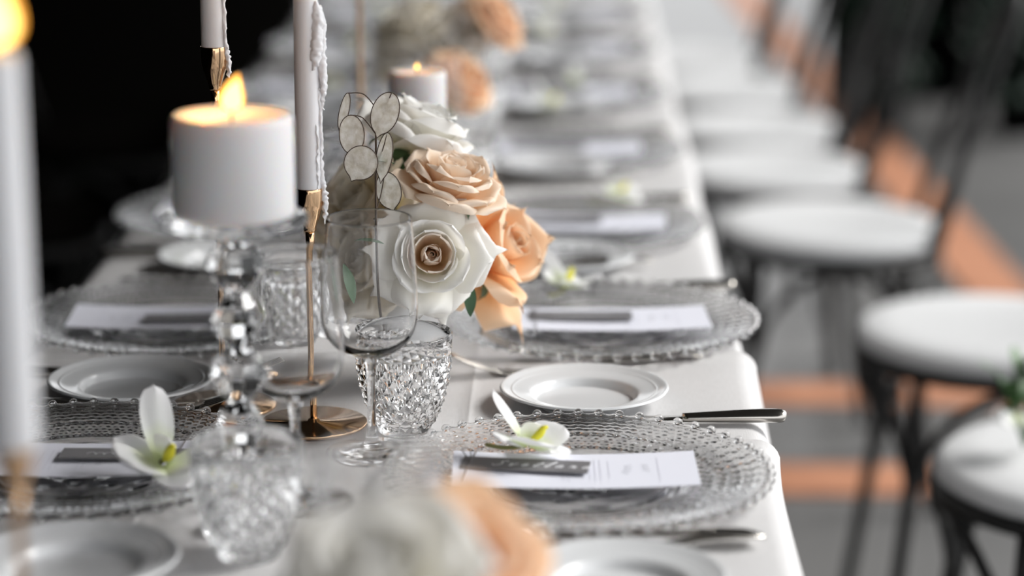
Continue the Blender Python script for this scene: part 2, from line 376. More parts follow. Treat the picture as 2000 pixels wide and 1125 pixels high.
# ------------------------------------------------------------------ plates
CR_ = 0.1555
def charger_mesh():
    n = 54; sub = 10; N = n * sub; V = []; F = []
    def prof(r):
        q = r / CR_
        if q < 0.50: return 0.0045
        if q < 0.58: return 0.0045 + 0.0035 * ((q - 0.50) / 0.08)
        return 0.008 + 0.0105 * ((q - 0.58) / 0.42) ** 1.3
    rad = []
    NR = 130
    for k in range(NR + 1): rad.append(CR_ * (0.05 + 0.95 * k / NR))
    top0 = 1; V.append((0, 0, 0.0047))
    for k, r in enumerate(rad):
        q = r / CR_
        for i in range(N):
            t = 2 * PI * i / N; fr = (i % sub) / sub; rr = r; z = prof(r)
            if q > 0.60:                                   # rows of overlapping lens-shaped pearls on the rim
                row = (q - 0.60) / 0.40 * 11.0; sect = 2 * fr + (0.5 if int(row) % 2 else 0); sect -= math.floor(sect)
                fr2 = row - math.floor(row)
                h = max(0, 1 - ((sect - 0.5) / 0.5) ** 2 - ((fr2 - 0.5) / 0.55) ** 2)
                z += 0.0008 * h + 0.0003 * math.cos(2 * PI * (fr - 0.5))
                if 0.735 < q < 0.755: z += 0.0012
                if q > 0.955: rr = r * (1 + 0.012 * math.cos(2 * PI * (fr - 0.5)) * (q - 0.955) / 0.045)
            elif 0.555 < q <= 0.60:                        # bead chain round the well
                bb = math.cos(2 * PI * 2 * fr) * 0.5 + 0.5; z += 0.0013 * max(0, 1 - ((q - 0.578) / 0.022) ** 2) * (0.35 + 0.65 * bb)
            elif q < 0.50:                                 # shallow lattice in the well
                a1 = q * 18 + t * n / (2 * PI) * 0.33; a2 = q * 18 - t * n / (2 * PI) * 0.33
                z += 0.0007 * (abs(math.sin(a1)) + abs(math.sin(a2)) - 1) * (1 if q > 0.12 else 0)
                if 0.44 < q < 0.475: z += 0.0012
            V.append((rr * math.cos(t), rr * math.sin(t), z))
    for i in range(N): F.append((0, top0 + i, top0 + (i + 1) % N))
    for k in range(NR):
        for i in range(N):
            j = (i + 1) % N; F.append((top0 + k * N + i, top0 + (k + 1) * N + i, top0 + (k + 1) * N + j, top0 + k * N + j))
    prev = top0 + NR * N
    for r in [CR_ * q for q in (0.999, 0.994, 0.985, 0.96, 0.92, 0.87, 0.82, 0.77, 0.72, 0.67, 0.63, 0.60, 0.57, 0.55, 0.535, 0.53, 0.525, 0.515, 0.50, 0.45, 0.2)]:
        s = len(V); z = max(0.0, prof(r) - 0.0038) if r > CR_ * 0.53 else 0.0004
        for i in range(N): t = 2 * PI * i / N; V.append((r * math.cos(t), r * math.sin(t), z))
        for i in range(N): j = (i + 1) % N; F.append((prev + i, s + i, s + j, prev + j))
        prev = s
    c = len(V); V.append((0, 0, 0.0004))
    for i in range(N): F.append((prev + i, c, prev + (i + 1) % N))
    me = mesh('charger_disc', V, F, 'press')
    b = B()
    for i in range(n):                                     # pearls standing out from the edge
        t = 2 * PI * (i + 0.5) / n; c = Vector((CR_ * 1.014 * math.cos(t), CR_ * 1.014 * math.sin(t), 0.0172)); s = len(b.v); VV = []; FF = []
        m, l = 12, 8; VV.append((0, 0, 1))
        for a in range(1, l):
            for q in range(m): VV.append((math.sin(PI * a / l) * math.cos(2 * PI * q / m), math.sin(PI * a / l) * math.sin(2 * PI * q / m), math.cos(PI * a / l)))
        VV.append((0, 0, -1))
        for q in range(m): FF.append((0, 1 + q, 1 + (q + 1) % m)); FF.append((1 + (l - 2) * m + (q + 1) % m, 1 + (l - 2) * m + q, 1 + (l - 1) * m))
        for a in range(l - 2):
            for q in range(m): FF.append((1 + a * m + q, 1 + (a + 1) * m + q, 1 + (a + 1) * m + (q + 1) % m, 1 + a * m + (q + 1) % m))
        b.add([c + Vector(v) * 0.0042 for v in VV], FF)
    return me, b.mesh('charger_pearls', 'press')
CM_, CP_ = charger_mesh()
def charger(p, label, rz):
    t = thing('charger_plate', label, 'charger plate', p, rz, 'pressed glass charger plates')
    obj('disc', CM_, t); tag(obj('pearl_edge', CP_, t), 'ring of small glass pearls', kind='stuff'); return t
def side_mesh():
    pr = [(0, 0.0025), (0.020, 0.0005), (0.036, 0.0003), (0.040, 0.0), (0.043, 0.001), (0.047, 0.005), (0.062, 0.011), (0.0785, 0.0170), (0.0797, 0.0182), (0.0790, 0.0194), (0.0765, 0.0192), (0.0700, 0.0166), (0.0685, 0.0168), (0.066, 0.0158), (0.055, 0.0135), (0.0505, 0.0115), (0.047, 0.0062), (0.044, 0.0048), (0.02, 0.0044), (0, 0.0044)]
    def wob(t, r): return 1 + (0.012 * max(0, (r - 0.055) / 0.025)) * (abs(math.sin(t * 3)) ** 0.6 - 0.6) if r > 0.055 else 1
    return B().lathe([(p.x * 0.97 if p.x > 1e-5 else 0, p.y) for p in spline([(r, z, 0) for r, z in pr], 3)], 96, wob).mesh('side_plate', 'porc')
SM = side_mesh()
def side_plate(p, label, rz=0.3):
    return tag(obj('side_plate', SM, None, p, (0, 0, rz)), label, 'plate', 'white porcelain side plates')

# ------------------------------------------------------------------ cutlery
def fork_meshes():     # points along -x with the tines, rests on z = 0
    hp = spline([(0.100, 0, 0.0045), (0.085, 0, 0.0075), (0.06, 0, 0.0078), (0.02, 0, 0.0055), (-0.02, 0, 0.0038), (-0.040, 0, 0.0032)], 4)
    hw = [p.x for p in spline([(0.003, 0, 0), (0.0098, 0, 0), (0.0085, 0, 0), (0.005, 0, 0), (0.0036, 0, 0), (0.0042, 0, 0)], 4)]
    handle = B().sweep(hp, hw, (0, 0, 1), 10, 0.0016).mesh('fork_handle', 'steel')
    nk = spline([(-0.036, 0, 0.0034), (-0.050, 0, 0.0032), (-0.062, 0, 0.0044), (-0.070, 0, 0.0065)], 4)
    nw = [p.x for p in spline([(0.004, 0, 0), (0.009, 0, 0), (0.0118, 0, 0), (0.0118, 0, 0)], 4)]
    neck = B().sweep(nk, nw, (0, 0, 1), 10, 0.0013).mesh('fork_neck', 'steel')
    tines = []
    for k in range(4):
        y = -0.0096 + 0.0064 * k
        tp = spline([(-0.068, y, 0.0060), (-0.085, y, 0.0115), (-0.104, y, 0.0195), (-0.118, y * 0.96, 0.0275)], 4)
        tines.append(B().sweep(tp, [0.0022 - 0.0011 * q / (len(tp) - 1) for q in range(len(tp))], (0, 0, 1), 6, 0.0012).mesh('fork_tine', 'steel'))
    return handle, neck, tines
FH, FN, FT = fork_meshes()
def fork(p, rz, label):
    t = thing('dinner_fork', label, 'fork', p, rz, 'steel forks on the table')
    obj('handle', FH, t); obj('neck', FN, t)
    for m in FT: obj('tine', m, t)
    return t
def knife_meshes():
    hp = spline([(0.108, 0, 0.0062), (0.104, 0, 0.0066), (0.08, 0, 0.0066), (0.045, 0, 0.0058), (0.015, 0, 0.005)], 4)
    hw = [p.x for p in spline([(0.003, 0, 0), (0.0088, 0, 0), (0.0095, 0, 0), (0.008, 0, 0), (0.0062, 0, 0)], 4)]
    hf = [p.x for p in spline([(0.0022, 0, 0), (0.0058, 0, 0), (0.006, 0, 0), (0.005, 0, 0), (0.004, 0, 0)], 4)]
    handle = B().sweep(hp, hw, (0, 0, 1), 12, hf).mesh('knife_handle', 'steel')
    bp = spline([(0.016, 0, 0.005), (0.0, 0, 0.0042), (-0.05, 0.001, 0.0036), (-0.09, 0.002, 0.0034), (-0.112, 0.005, 0.0034)], 4)
    bw = [p.x for p in spline([(0.0055, 0, 0), (0.0085, 0, 0), (0.0098, 0, 0), (0.0092, 0, 0), (0.002, 0, 0)], 4)]
    blade = B().sweep(bp, bw, (0, 0, 1), 8, 0.0009).mesh('knife_blade', 'steel')
    return handle, blade
KH, KB = knife_meshes()
def knife(p, rz, label):
    t = thing('dinner_knife', label, 'knife', p, rz, 'steel knives on the table')
    obj('handle', KH, t); obj('blade', KB, t); return t

# ------------------------------------------------------------------ menu cards, name tags
def ribbon(polys, wdt, z=0.0):
    V = []; F = []
    for pl in polys:
        pts = [Vector((p[0], p[1], 0)) for p in pl]; s = len(V)
        for k, p in enumerate(pts):
            t = (pts[min(k + 1, len(pts) - 1)] - pts[max(k - 1, 0)]); t = t.normalized() if t.length > 1e-9 else Vector((1, 0, 0))
            n = Vector((-t.y, t.x, 0)) * wdt / 2
            zz = p[2] if False else z
            V += [(p.x - n.x, p.y - n.y, zz), (p.x + n.x, p.y + n.y, zz)]
        for k in range(len(pts) - 1): F.append((s + 2 * k, s + 2 * k + 2, s + 2 * k + 3, s + 2 * k + 1))
    return V, F
CLX, CLY = 0.1010, 0.0450
def sagz(x, amp): return amp * (x / CLX) ** 2
def card_mesh(amp):
    V = []; F = []; nx, ny = 20, 2
    for s in (0, 1):
        for i in range(nx + 1):
            x = -CLX + 2 * CLX * i / nx
            for j in range(ny + 1): V.append((x, -CLY + 2 * CLY * j / ny, sagz(x, amp) - 0.0006 * s))
    o = (nx + 1) * (ny + 1)
    def q(i, j): return i * (ny + 1) + j
    for i in range(nx):
        for j in range(ny):
            F.append((q(i, j), q(i + 1, j), q(i + 1, j + 1), q(i, j + 1))); F.append((o + q(i, j + 1), o + q(i + 1, j + 1), o + q(i + 1, j), o + q(i, j)))
    for i in range(nx): F.append((q(i + 1, 0), q(i, 0), o + q(i, 0), o + q(i + 1, 0))); F.append((q(i, ny), q(i + 1, ny), o + q(i + 1, ny), o + q(i, ny)))
    for j in range(ny): F.append((q(0, j), q(0, j + 1), o + q(0, j + 1), o + q(0, j))); F.append((q(nx, j + 1), q(nx, j), o + q(nx, j), o + q(nx, j + 1)))
    return mesh('menu_card', V, F, 'paper', False)
def squiggle(x0, y0, L, amp, rnd):    # an illegible handwritten heading running along +y
    pts = []; n = int(L / 0.0011)
    for k in range(n):
        y = y0 + L * k / n; ph = k * 0.95
        pts.append((x0 + amp * (math.sin(ph) * (0.5 + 0.5 * abs(math.sin(k * 0.37 + rnd)))) + amp * 0.4 * math.sin(k * 0.13 + rnd), y + 0.0012 * math.cos(ph)))
    return pts
def print_mesh():
    head = []; tiny = []
    rows = [(-0.062, 0.030, 0.0048), (-0.022, 0.020, 0.0035), (0.002, 0.016, 0.0030), (0.043, 0.026, 0.0042), (0.058, 0.022, 0.0035)]
    for k, (x, L, a) in enumerate(rows): head.append(squiggle(x, -L / 2 + 0.008 * math.sin(k * 2.2), L, a, k * 1.7))
    for x, L in ((-0.094, 0.050), (-0.010, 0.052), (-0.0055, 0.060), (0.012, 0.046), (0.0165, 0.055), (0.021, 0.050), (0.028, 0.040), (0.069, 0.062)):
        y = -L / 2
        while y < L / 2:
            ln = 0.002 + 0.004 * random.random(); tiny.append([(x, y), (x, y + ln)]); y += ln + 0.0012
    return ribbon(head, 0.00045), ribbon(tiny, 0.0007)
PR_H, PR_T = print_mesh()
def bent(V, amp, dz): return [(x, y, z + sagz(x, amp) + dz) for x, y, z in V]
CARD = card_mesh(0.0035)
PH = mesh('menu_heading', bent(PR_H[0], 0.0035, 0.0003), PR_H[1], 'ink', False); PT = mesh('menu_text', bent(PR_T[0], 0.0035, 0.0003), PR_T[1], 'faint', False)
def menu_card(p, rz, label):
    t = thing('menu_card', label, 'menu card', p, rz, 'printed menu cards on the chargers')
    obj('card', CARD, t); tag(obj('script_heading', PH, t), 'thin grey handwritten headings', kind='stuff'); tag(obj('printed_text', PT, t), 'tiny pale printed lines', kind='stuff'); return t
LET = {  # pen strokes on a unit body, x right, y up
 'S': ([(0.62, 0.92), (0.5, 1.12), (0.28, 1.05), (0.24, 0.82), (0.42, 0.6), (0.50, 0.32), (0.30, 0.02), (0.02, 0.05), (-0.12, 0.25)], 0.75),
 'v': ([(0.0, 0.42), (0.12, 0.5), (0.18, 0.05), (0.26, 0.02), (0.45, 0.48), (0.6, 0.42)], 0.62),
 'e': ([(0.0, 0.2), (0.28, 0.3), (0.34, 0.48), (0.2, 0.52), (0.08, 0.25), (0.18, 0.02), (0.5, 0.15)], 0.52),
 't': ([(0.0, 0.15), (0.22, 0.7), (0.28, 1.0), (0.14, 0.5), (0.12, 0.05), (0.26, 0.02), (0.45, 0.2)], 0.48),
 'l': ([(0.0, 0.15), (0.26, 0.75), (0.34, 1.15), (0.24, 1.18), (0.12, 0.6), (0.12, 0.05), (0.26, 0.02), (0.45, 0.2)], 0.48),
 'a': ([(0.36, 0.42), (0.2, 0.5), (0.03, 0.25), (0.1, 0.02), (0.28, 0.15), (0.40, 0.48), (0.36, 0.1), (0.46, 0.02), (0.6, 0.18)], 0.62),
 'n': ([(0.0, 0.4), (0.1, 0.5), (0.06, 0.02), (0.12, 0.3), (0.3, 0.5), (0.36, 0.4), (0.34, 0.05), (0.44, 0.02), (0.6, 0.18)], 0.64),
}
def word_mesh(txt, x0, y0, h, slant, gap):
    polys = []; x = 0.0
    for ch in txt:
        st, adv = LET[ch]; polys.append([(x0 + (x + px + slant * py) * h, y0 + py * h) for px, py, _ in [(p.x, p.y, 0) for p in spline([(a, c, 0) for a, c in st], 5)]])
        if ch == 't': polys.append([(x0 + (x + 0.02 + slant * 0.7) * h, y0 + 0.66 * h), (x0 + (x + 0.5 + slant * 0.75) * h, y0 + 0.74 * h)])
        x += adv + gap
    return ribbon(polys, 0.00105)
TL, TW = 0.053, 0.0145
def tag_mesh():
    return B().box(-TL, TL, -TW, TW, 0.0, 0.0011).mesh('tag_strip', 'tag', False)
TAGM = tag_mesh(); wv = word_mesh('Svetlana', -0.027, -0.0045, 0.0105, 0.55, 0.42)
TXT = mesh('tag_lettering', [(x, y, 0.00125) for x, y, z in wv[0]], wv[1], 'white_ink', False)
sq = ribbon([[(q[1], q[0]) for q in squiggle(0, -0.03, 0.062, 0.004, 2.0)]], 0.0006); SQM = mesh('tag_lettering_plain', [(x, y, 0.00125) for x, y, z in sq[0]], sq[1], 'white_ink', False)
cd = B()
cd.sweep(spline([(-0.048, -0.0505, -0.0062), (-0.0465, -0.045, 0.0006), (-0.0455, 0, 0.0016), (-0.0440, 0.049, -0.0005), (-0.0438, 0.0515, -0.006)], 5), 0.0005, (0, 0, 1), 5)
cd.sweep(spline([(-0.0460, 0.000, 0.0018), (-0.052, 0.010, 0.0045), (-0.0555, 0.019, 0.006), (-0.0505, 0.022, 0.0055), (-0.0475, 0.014, 0.0035), (-0.0460, 0.004, 0.002)], 5), 0.0005, (0, 0, 1), 5)
CORD = cd.mesh('tag_cord', 'cord')
def name_tag(p, rz, label, word=False, tilt=0.0):
    t = thing('name_tag', label, 'name tag', p, rz, 'grey name tags tied to the menus'); t.rotation_euler = (tilt, 0, rz)
    obj('strip', TAGM, t); obj('lettering', TXT if word else SQM, t); obj('cord', CORD, t); return t

# ------------------------------------------------------------------ flowers
def petal_mesh(L, Wd, th0, th1, curl, r0, rho, edge, pt, seed, mat, nu=12, nv=13, z0=0.0, wave=0.02, jag=0.0):
    """a petal that starts at radius r0 beside the +z axis and opens in the +x direction"""
    V = []; F = []; al = []
    cr, cz = r0, z0; prof = []; vs = [1 - (1 - k / nv) ** 1.35 for k in range(nv + 1)]
    for k in range(nv + 1):
        v = vs[k]; th = th0 + (th1 - th0) * v + curl * max(0, (v - 0.66) / 0.34) ** 1.6
        prof.append((cr, cz, th)); dv = (vs[min(k + 1, nv)] - v) * L; cr += math.sin(th) * dv; cz += math.cos(th) * dv
    for k in range(nv + 1):
        v = vs[k]; r, z, th = prof[k]
        if v < 0.55: sh = 0.32 + 0.68 * math.sin(v / 0.55 * PI / 2)
        else: sh = max(0.0, 1 - ((v - 0.55) / 0.45) ** 3.0) ** 0.5
        ro = max(abs(r) * rho[0] + rho[1] * L, 0.12 * L)
        for i in range(nu + 1):
            u = -1 + 2 * i / nu; s = u * Wd * sh
            a = max(-2.6, min(2.6, s / ro)); lat = ro * math.sin(a); inn = ro * (1 - math.cos(a))
            out = edge * L * max(0, abs(u) - 0.45) ** 2 * (0.25 + v)            # side edges roll outward
            ext = pt * L * math.exp(-(u / 0.22) ** 2) * v ** 8                   # pointed tip
            nz = noise.noise(Vector((u * 1.4 + seed * 3.1, v * 1.7, seed))) * wave * L * (0.3 + v)
            nz += jag * L * math.sin(u * 9 + seed) * v ** 6
            nr, nzv = math.cos(th), -math.sin(th)                               # outward normal of the profile
            x = r - inn * math.cos(th * 0.4) + (out + nz) * nr + ext * math.sin(th); zz = z + inn * 0.15 + (out + nz) * nzv + ext * math.cos(th)
            V.append((x, lat, zz)); al.append(min(1.0, v * 0.85 + 0.25 * abs(u) * v))
    for k in range(nv):
        for i in range(nu):
            p = k * (nu + 1) + i; F.append((p, p + 1, p + nu + 2, p + nu + 1))
    me = mesh('petal', V, F, mat, True, al); return me
D = math.radians
def rose(name, label, center, ax, size, layers, mats, seed, group, stem_to=None, roll=0.0, leaves=0, sep=True):
    ax = Vector(ax).normalized(); base = Vector(center) - ax * size * 0.75
    t = thing(name, label, 'rose', base, 0, group); t.rotation_mode = 'QUATERNION'; t.rotation_quaternion = ax.to_track_quat('Z', 'Y') @ Matrix.Rotation(roll, 4, 'Z').to_quaternion()
    rnd = random.Random(seed); ph = rnd.random() * 6
    for li, (n, L, Wd, a0, a1, cu, r0, rho, edge, pt) in enumerate(layers):
        mt = mats[min(li, len(mats) - 1)]
        for k in range(n):
            j = lambda q: 1 + (rnd.random() - 0.5) * q
            me = petal_mesh(L * size * j(0.12), Wd * size * j(0.12), D(a0 + rnd.uniform(-5, 5)), D(a1 + rnd.uniform(-8, 8)), D(cu * j(0.6)), r0 * size, rho, edge * j(0.8), pt * j(0.8), rnd.random() * 50, mt, wave=0.05, jag=0.006)
            o = obj('petal', me, t, (0, 0, 0), (0, 0, ph + 2 * PI * k / n + rnd.uniform(-0.18, 0.18)))
        ph += 0.62
    V = []; F = []; al = []; ns, nv = 44, 7                      # the wound heart
    hh = layers[0][1] * 0.93
    for i in range(ns + 1):
        q = i / ns; a = ph + q * 2 * PI * 2.6
        for k in range(nv + 1):
            v = k / nv; rr = (0.015 + 0.15 * q) * (0.75 + 0.55 * math.sin(PI * v * 0.9)) * size * (1 - 0.25 * v) * (1 - 0.75 * v * v * (1 - q) ** 0.7) + (0.012 * size * q if k == nv else 0)
            V.append((rr * math.cos(a), rr * math.sin(a), size * (hh * v * (1.0 - 0.10 * q) + 0.02 * math.sin(a * 3) * v))); al.append(0.25 + 0.65 * v * v)
    for i in range(ns):
        for k in range(nv): p = i * (nv + 1) + k; F.append((p, p + nv + 1, p + nv + 2, p + 1))
    obj('heart', mesh('rose_heart', V, F, mats[0], True, al), t)
    if sep:
        cal = B().lathe([(0, -0.22 * size), (0.07 * size, -0.20 * size), (0.14 * size, -0.08 * size), (0.16 * size, 0.03 * size), (0.08 * size, 0.08 * size), (0, 0.08 * size)], 12).mesh('calyx', 'sepal'); obj('calyx', cal, t)
        for k in range(5):
            me = petal_mesh(0.75 * size, 0.13 * size, D(70), D(125 + rnd.uniform(-20, 30)), D(60), 0.12 * size, (1.0, 0.3), 0.0, 0.2, k, 'sepal', 4, 8, 0.0, 0.05)
            obj('sepal', me, t, (0, 0, 0), (0, 0, 2 * PI * k / 5 + 0.4))
    if stem_to is not None:
        q = t.rotation_quaternion.inverted(); e = q @ (Vector(stem_to) - base)
        p = spline([(0, 0, -0.18 * size), (0, 0, -0.9 * size), e * 0.6 + Vector((0, 0, -0.5 * size)), e], 6)
        obj('stem', B().sweep(p, 0.0032, (0.3, 1, 0.1), 8).mesh('rose_stem', 'stem'), t)
    return t
OPEN = [(4, 0.84, 0.34, 26, -18, 10, 0.10, (1.0, 0.03), 0.05, 0.03), (5, 0.88, 0.42, 36, -10, 30, 0.14, (1.0, 0.04), 0.15, 0.03), (5, 0.92, 0.52, 50, -4, 60, 0.16, (1.0, 0.08), 0.25, 0.04),
        (5, 0.98, 0.60, 62, 6, 90, 0.17, (1.0, 0.12), 0.35, 0.05), (6, 1.05, 0.66, 76, 20, 115, 0.17, (1.0, 0.2), 0.45, 0.07), (5, 1.12, 0.74, 88, 42, 120, 0.17, (1.0, 0.3), 0.5, 0.09)]
CUP = [(3, 1.0, 0.40, 26, -18, 0, 0.08, (1.0, 0.03), 0.03, 0.03), (3, 1.04, 0.55, 34, -12, 20, 0.10, (1.0, 0.04), 0.05, 0.04), (4, 1.08, 0.66, 44, -6, 50, 0.12, (1.0, 0.08), 0.15, 0.06),
       (4, 1.14, 0.76, 54, 8, 100, 0.13, (1.0, 0.15), 0.4, 0.10), (5, 1.20, 0.82, 70, 32, 110, 0.14, (1.0, 0.3), 0.6, 0.14)]
STAR = [(4, 0.80, 0.34, 24, -20, 5, 0.10, (1.0, 0.03), 0.05, 0.03), (4, 0.84, 0.44, 36, -16, 15, 0.14, (1.0, 0.04), 0.12, 0.03), (4, 0.88, 0.56, 52, -14, 25, 0.16, (1.0, 0.06), 0.12, 0.03),
        (4, 0.94, 0.66, 66, -8, 55, 0.17, (1.0, 0.08), 0.15, 0.04), (4, 1.08, 0.72, 80, 54, 60, 0.16, (1.3, 0.5), 0.9, 0.26), (5, 1.18, 0.72, 90, 74, 50, 0.15, (1.5, 0.6), 0.9, 0.32)]
def leaf_mesh(name, L, Wd, bend, mat):
    V = []; F = []; n = 8
    for k in range(n + 1):
        v = k / n; s = Wd * math.sin(PI * min(1, v * 0.96 + 0.02)) ** 0.8
        for u in (-1, 0, 1): V.append((v * L, u * s, -bend * L * v * v + 0.15 * s * abs(u)))
    for k in range(n):
        for i in range(2): p = k * 3 + i; F.append((p, p + 1, p + 4, p + 3))
    return mesh(name, V, F, mat)
def vase(p, label, r=0.036, h=0.085):
    pr = [(0, 0.0), (0.55 * r, 0.0), (0.62 * r, 0.004), (0.9 * r, 0.25 * h), (r, 0.55 * h), (0.9 * r, 0.85 * h), (0.92 * r, h), (0.86 * r, h), (0.84 * r, 0.85 * h), (0.93 * r, 0.55 * h), (0.82 * r, 0.25 * h), (0.5 * r, 0.012), (0, 0.010)]
    o = obj('flower_vase', B().lathe(pr, 32).mesh('flower_vase', 'porc'), None, p); return tag(o, label, 'vase', 'small flower vases along the table')

# focus arrangement
GF = 'roses in the sharp centrepiece'
v0 = G(800, 745); v0.z = zt(v0.y); vase(v0, 'small white vase behind the sharp cut-glass tumbler, under the roses')
vt = v0 + Vector((0, 0, 0.07))
rose('rose', 'open pale peach rose with layered petals above the wine glass', Wp(893, 318, 2.235), axis(0.30, 0.86, 0.42), 0.0445, OPEN, ['peach_rose'], 11, GF, vt, 0.4)
rose('rose', 'apricot rose drooping at the right of the sharp centrepiece', Wp(998, 474, 2.315), axis(0.76, 0.22, 0.50), 0.054, [(3, 1.0, 0.40, 24, -18, 0, 0.04, (1.0, 0.03), 0.03, 0.05), (3, 1.05, 0.56, 34, -12, 8, 0.06, (1.0, 0.04), 0.05, 0.06), (4, 1.12, 0.68, 46, -4, 30, 0.09, (1.0, 0.10), 0.2, 0.12), (4, 1.25, 0.74, 66, 20, 60, 0.11, (1.0, 0.2), 0.6, 0.20), (4, 1.34, 0.62, 88, 62, 40, 0.12, (1.0, 0.35), 0.7, 0.28)], ['apricot_rose'], 23, GF, vt, 0.2)
rose('rose', 'white rose with blush spiral heart facing the camera beside the wine glass', Wp(845, 497, 2.195), axis(0.10, 0.04, 0.98), 0.045, STAR, ['blush_heart', 'blush_heart', 'white_rose', 'white_rose', 'white_rose', 'white_rose'], 31, GF, vt, 0.5)
rose('rose', 'creamy white rose topmost in the sharp centrepiece, behind the pale peach one', Wp(828, 226, 2.31), axis(0.34, 0.88, 0.12), 0.050, CUP, ['white_rose'], 42, GF, vt, 0.9)
rose('rose', 'cream rose in shade behind the silver seed pods', Wp(692, 388, 2.34), axis(-0.45, 0.55, 0.65), 0.055, CUP, ['cream_rose'], 53, GF, vt, 0.1)
rose('rose', 'cream rose with wide petals seen through the sharp wine glass', Wp(690, 500, 2.28), axis(-0.55, 0.30, 0.60), 0.046, STAR, ['cream_rose'], 64, GF, vt, 1.2)
rose('rose', 'half-hidden peach rose between the white and apricot blooms', Wp(866, 428, 2.37), axis(0.1, 0.75, 0.3), 0.032, CUP, ['apricot_rose'], 75, GF, vt, 0.6)
for k, (px, py, e, L, Wd) in enumerate([(668, 515, (0.35, -0.75, 0.3), 0.036, 0.006), (770, 320, (-0.8, 0.25, 0.1), 0.030, 0.008), (915, 548, (0.1, -0.9, 0.2), 0.032, 0.006), (690, 470, (0.7, 0.1, 0.2), 0.028, 0.006)]):
    p = Wp(px, py, 2.17 if k != 2 else 2.25); o = obj('rose_leaf', leaf_mesh('rose_leaf', L, Wd, 0.25, 'leaf'), None, p); o.rotation_mode = 'QUATERNION'
    o.rotation_quaternion = axis(*e).to_track_quat('X', 'Z')
    tag(o, ['narrow dark green leaf seen through the sharp wine glass', 'dark green leaf under the topmost white rose', 'green leaf hanging below the apricot rose', 'small green leaf at the rim of the sharp wine glass'][k], 'leaf', 'loose rose leaves')

# lunaria
def lunaria():
    zc = 2.17; root = v0 + Vector((-0.02, 0, 0.02)); t = thing('honesty_sprig', 'dried honesty sprig with silvery seed pods rising left of the roses', 'dried flower', root)
    W_ = lambda x, y, dz=0: Wp(x, y, zc + dz) - root
    st = spline([Vector((0, 0, 0)), W_(742, 600, 0.04), W_(736, 480, 0.0), W_(734, 340), W_(735, 200)], 8)
    obj('stem', B().sweep(st, [0.0016 - 0.0008 * k / len(st) for k in range(len(st))], (0.2, 1, 0), 6).mesh('sprig_stem', 'twig'), t)
    pods = [(752, 221, 27, 42, 18, 0.2, -0.01), (687, 263, 25, 38, -4, 0.35, -0.012), (705, 318, 33, 33, 28, 0.1, -0.02), (672, 218, 10, 37, 12, 0.9, 0.0), (751, 304, 16, 45, 8, 0.5, -0.004), (759, 372, 25, 36, -12, 0.25, 0.012)]
    sc = zc / FPX
    for k, (px, py, ra, rb, tilt, yaw, dz) in enumerate(pods):
        c = W_(px, py, dz); ring = []; V = []; F = []; n = 28
        ex = axis(math.cos(D(tilt)), -math.sin(D(tilt)), 0); ey = axis(math.sin(D(tilt)), math.cos(D(tilt)), 0); ez = axis(0, 0, 1)
        V.append(c + ez * 0.0015); lay = 4
        for l in range(1, lay + 1):
            for i in range(n):
                a = 2 * PI * i / n; q = l / lay; tipd = 1 + 0.22 * math.exp(-((a - 1.5 * PI) / 0.16) ** 2)
                p = c + ex * (ra * sc * q * math.cos(a)) + ey * (rb * sc * q * math.sin(a) * (tipd if l == lay else 1)) + ez * (yaw * ra * sc * q * math.cos(a) + 0.0012 * math.sin(3 * a + k) * q + 0.0008 * noise.noise(p * 90 if l > 1 else c * 90)) if l > 1 else c + ex * (ra * sc * q * math.cos(a)) + ey * (rb * sc * q * math.sin(a)) + ez * (yaw * ra * sc * q * math.cos(a))
                V.append(p)
                if l == lay: ring.append(p)
        for i in range(n): F.append((0, 1 + i, 1 + (i + 1) % n))
        for l in range(lay - 1):
            for i in range(n): j = (i + 1) % n; F.append((1 + l * n + i, 1 + (l + 1) * n + i, 1 + (l + 1) * n + j, 1 + l * n + j))
        o = obj('pod', mesh('pod', V, F, 'pod'), t); tag(o, 'papery silver seed pod')
        obj('pod_rim', B().sweep(ring + ring[:2], 0.00045, tuple(ez), 5).mesh('pod_rim', 'twig'), o)
        js = [(735, 255), (734, 262), (734, 300), (735, 212), (735, 330), (736, 408)][k]; s0 = W_(*js); top = c + ey * rb * sc
        obj('twig', B().sweep(spline([s0, (s0 + top) / 2 + ey * (0.006 if k in (3, 1) else -0.002), top], 5), 0.00055, (0.2, 1, 0), 5).mesh('pod_twig', 'twig'), t)
lunaria()

# far and near arrangements
vf = G(860, 377); vf.z = zt(vf.y); vase(vf, 'small white vase under the blurred far roses'); ft = vf + Vector((0, 0, 0.07))
for k, (px, py, zc, ax, sz, lay, mt, lab) in enumerate([
    (915, 140, 3.12, (0.5, 0.5, 0.6), 0.043, OPEN, ['apricot_rose'], 'blurred apricot rose right of the far pillar candle'),
    (992, 22, 3.2, (0.7, 0.5, 0.3), 0.044, OPEN, ['apricot_rose'], 'blurred apricot rose at the top edge, right of the far white roses'),
    (800, 30, 3.2, (-0.3, 0.7, 0.5), 0.048, CUP, ['cream_rose'], 'blurred cream rose uppermost left in the far centrepiece'),
    (880, 62, 3.2, (0.3, 0.5, 0.7), 0.048, CUP, ['white_rose'], 'blurred white rose in the middle of the far centrepiece'),
    (765, 92, 3.22, (-0.6, 0.4, 0.5), 0.044, CUP, ['cream_rose'], 'blurred cream rose lowest left in the far centrepiece'),
    (955, -5, 3.3, (0.2, 0.9, 0.2), 0.042, OPEN, ['peach_rose'], 'blurred peach rose cut by the top edge of the picture')]):
    rose('rose', lab, Wp(px, py, zc), axis(*ax), sz, lay, mt, 100 + k, 'roses in the far centrepiece', ft)
vn = Wp(800, 1600, 1.42); vn.z = TZ; vase(vn, 'small white vase under the blurred foreground roses, below the picture'); nt_ = vn + Vector((0, 0, 0.07))
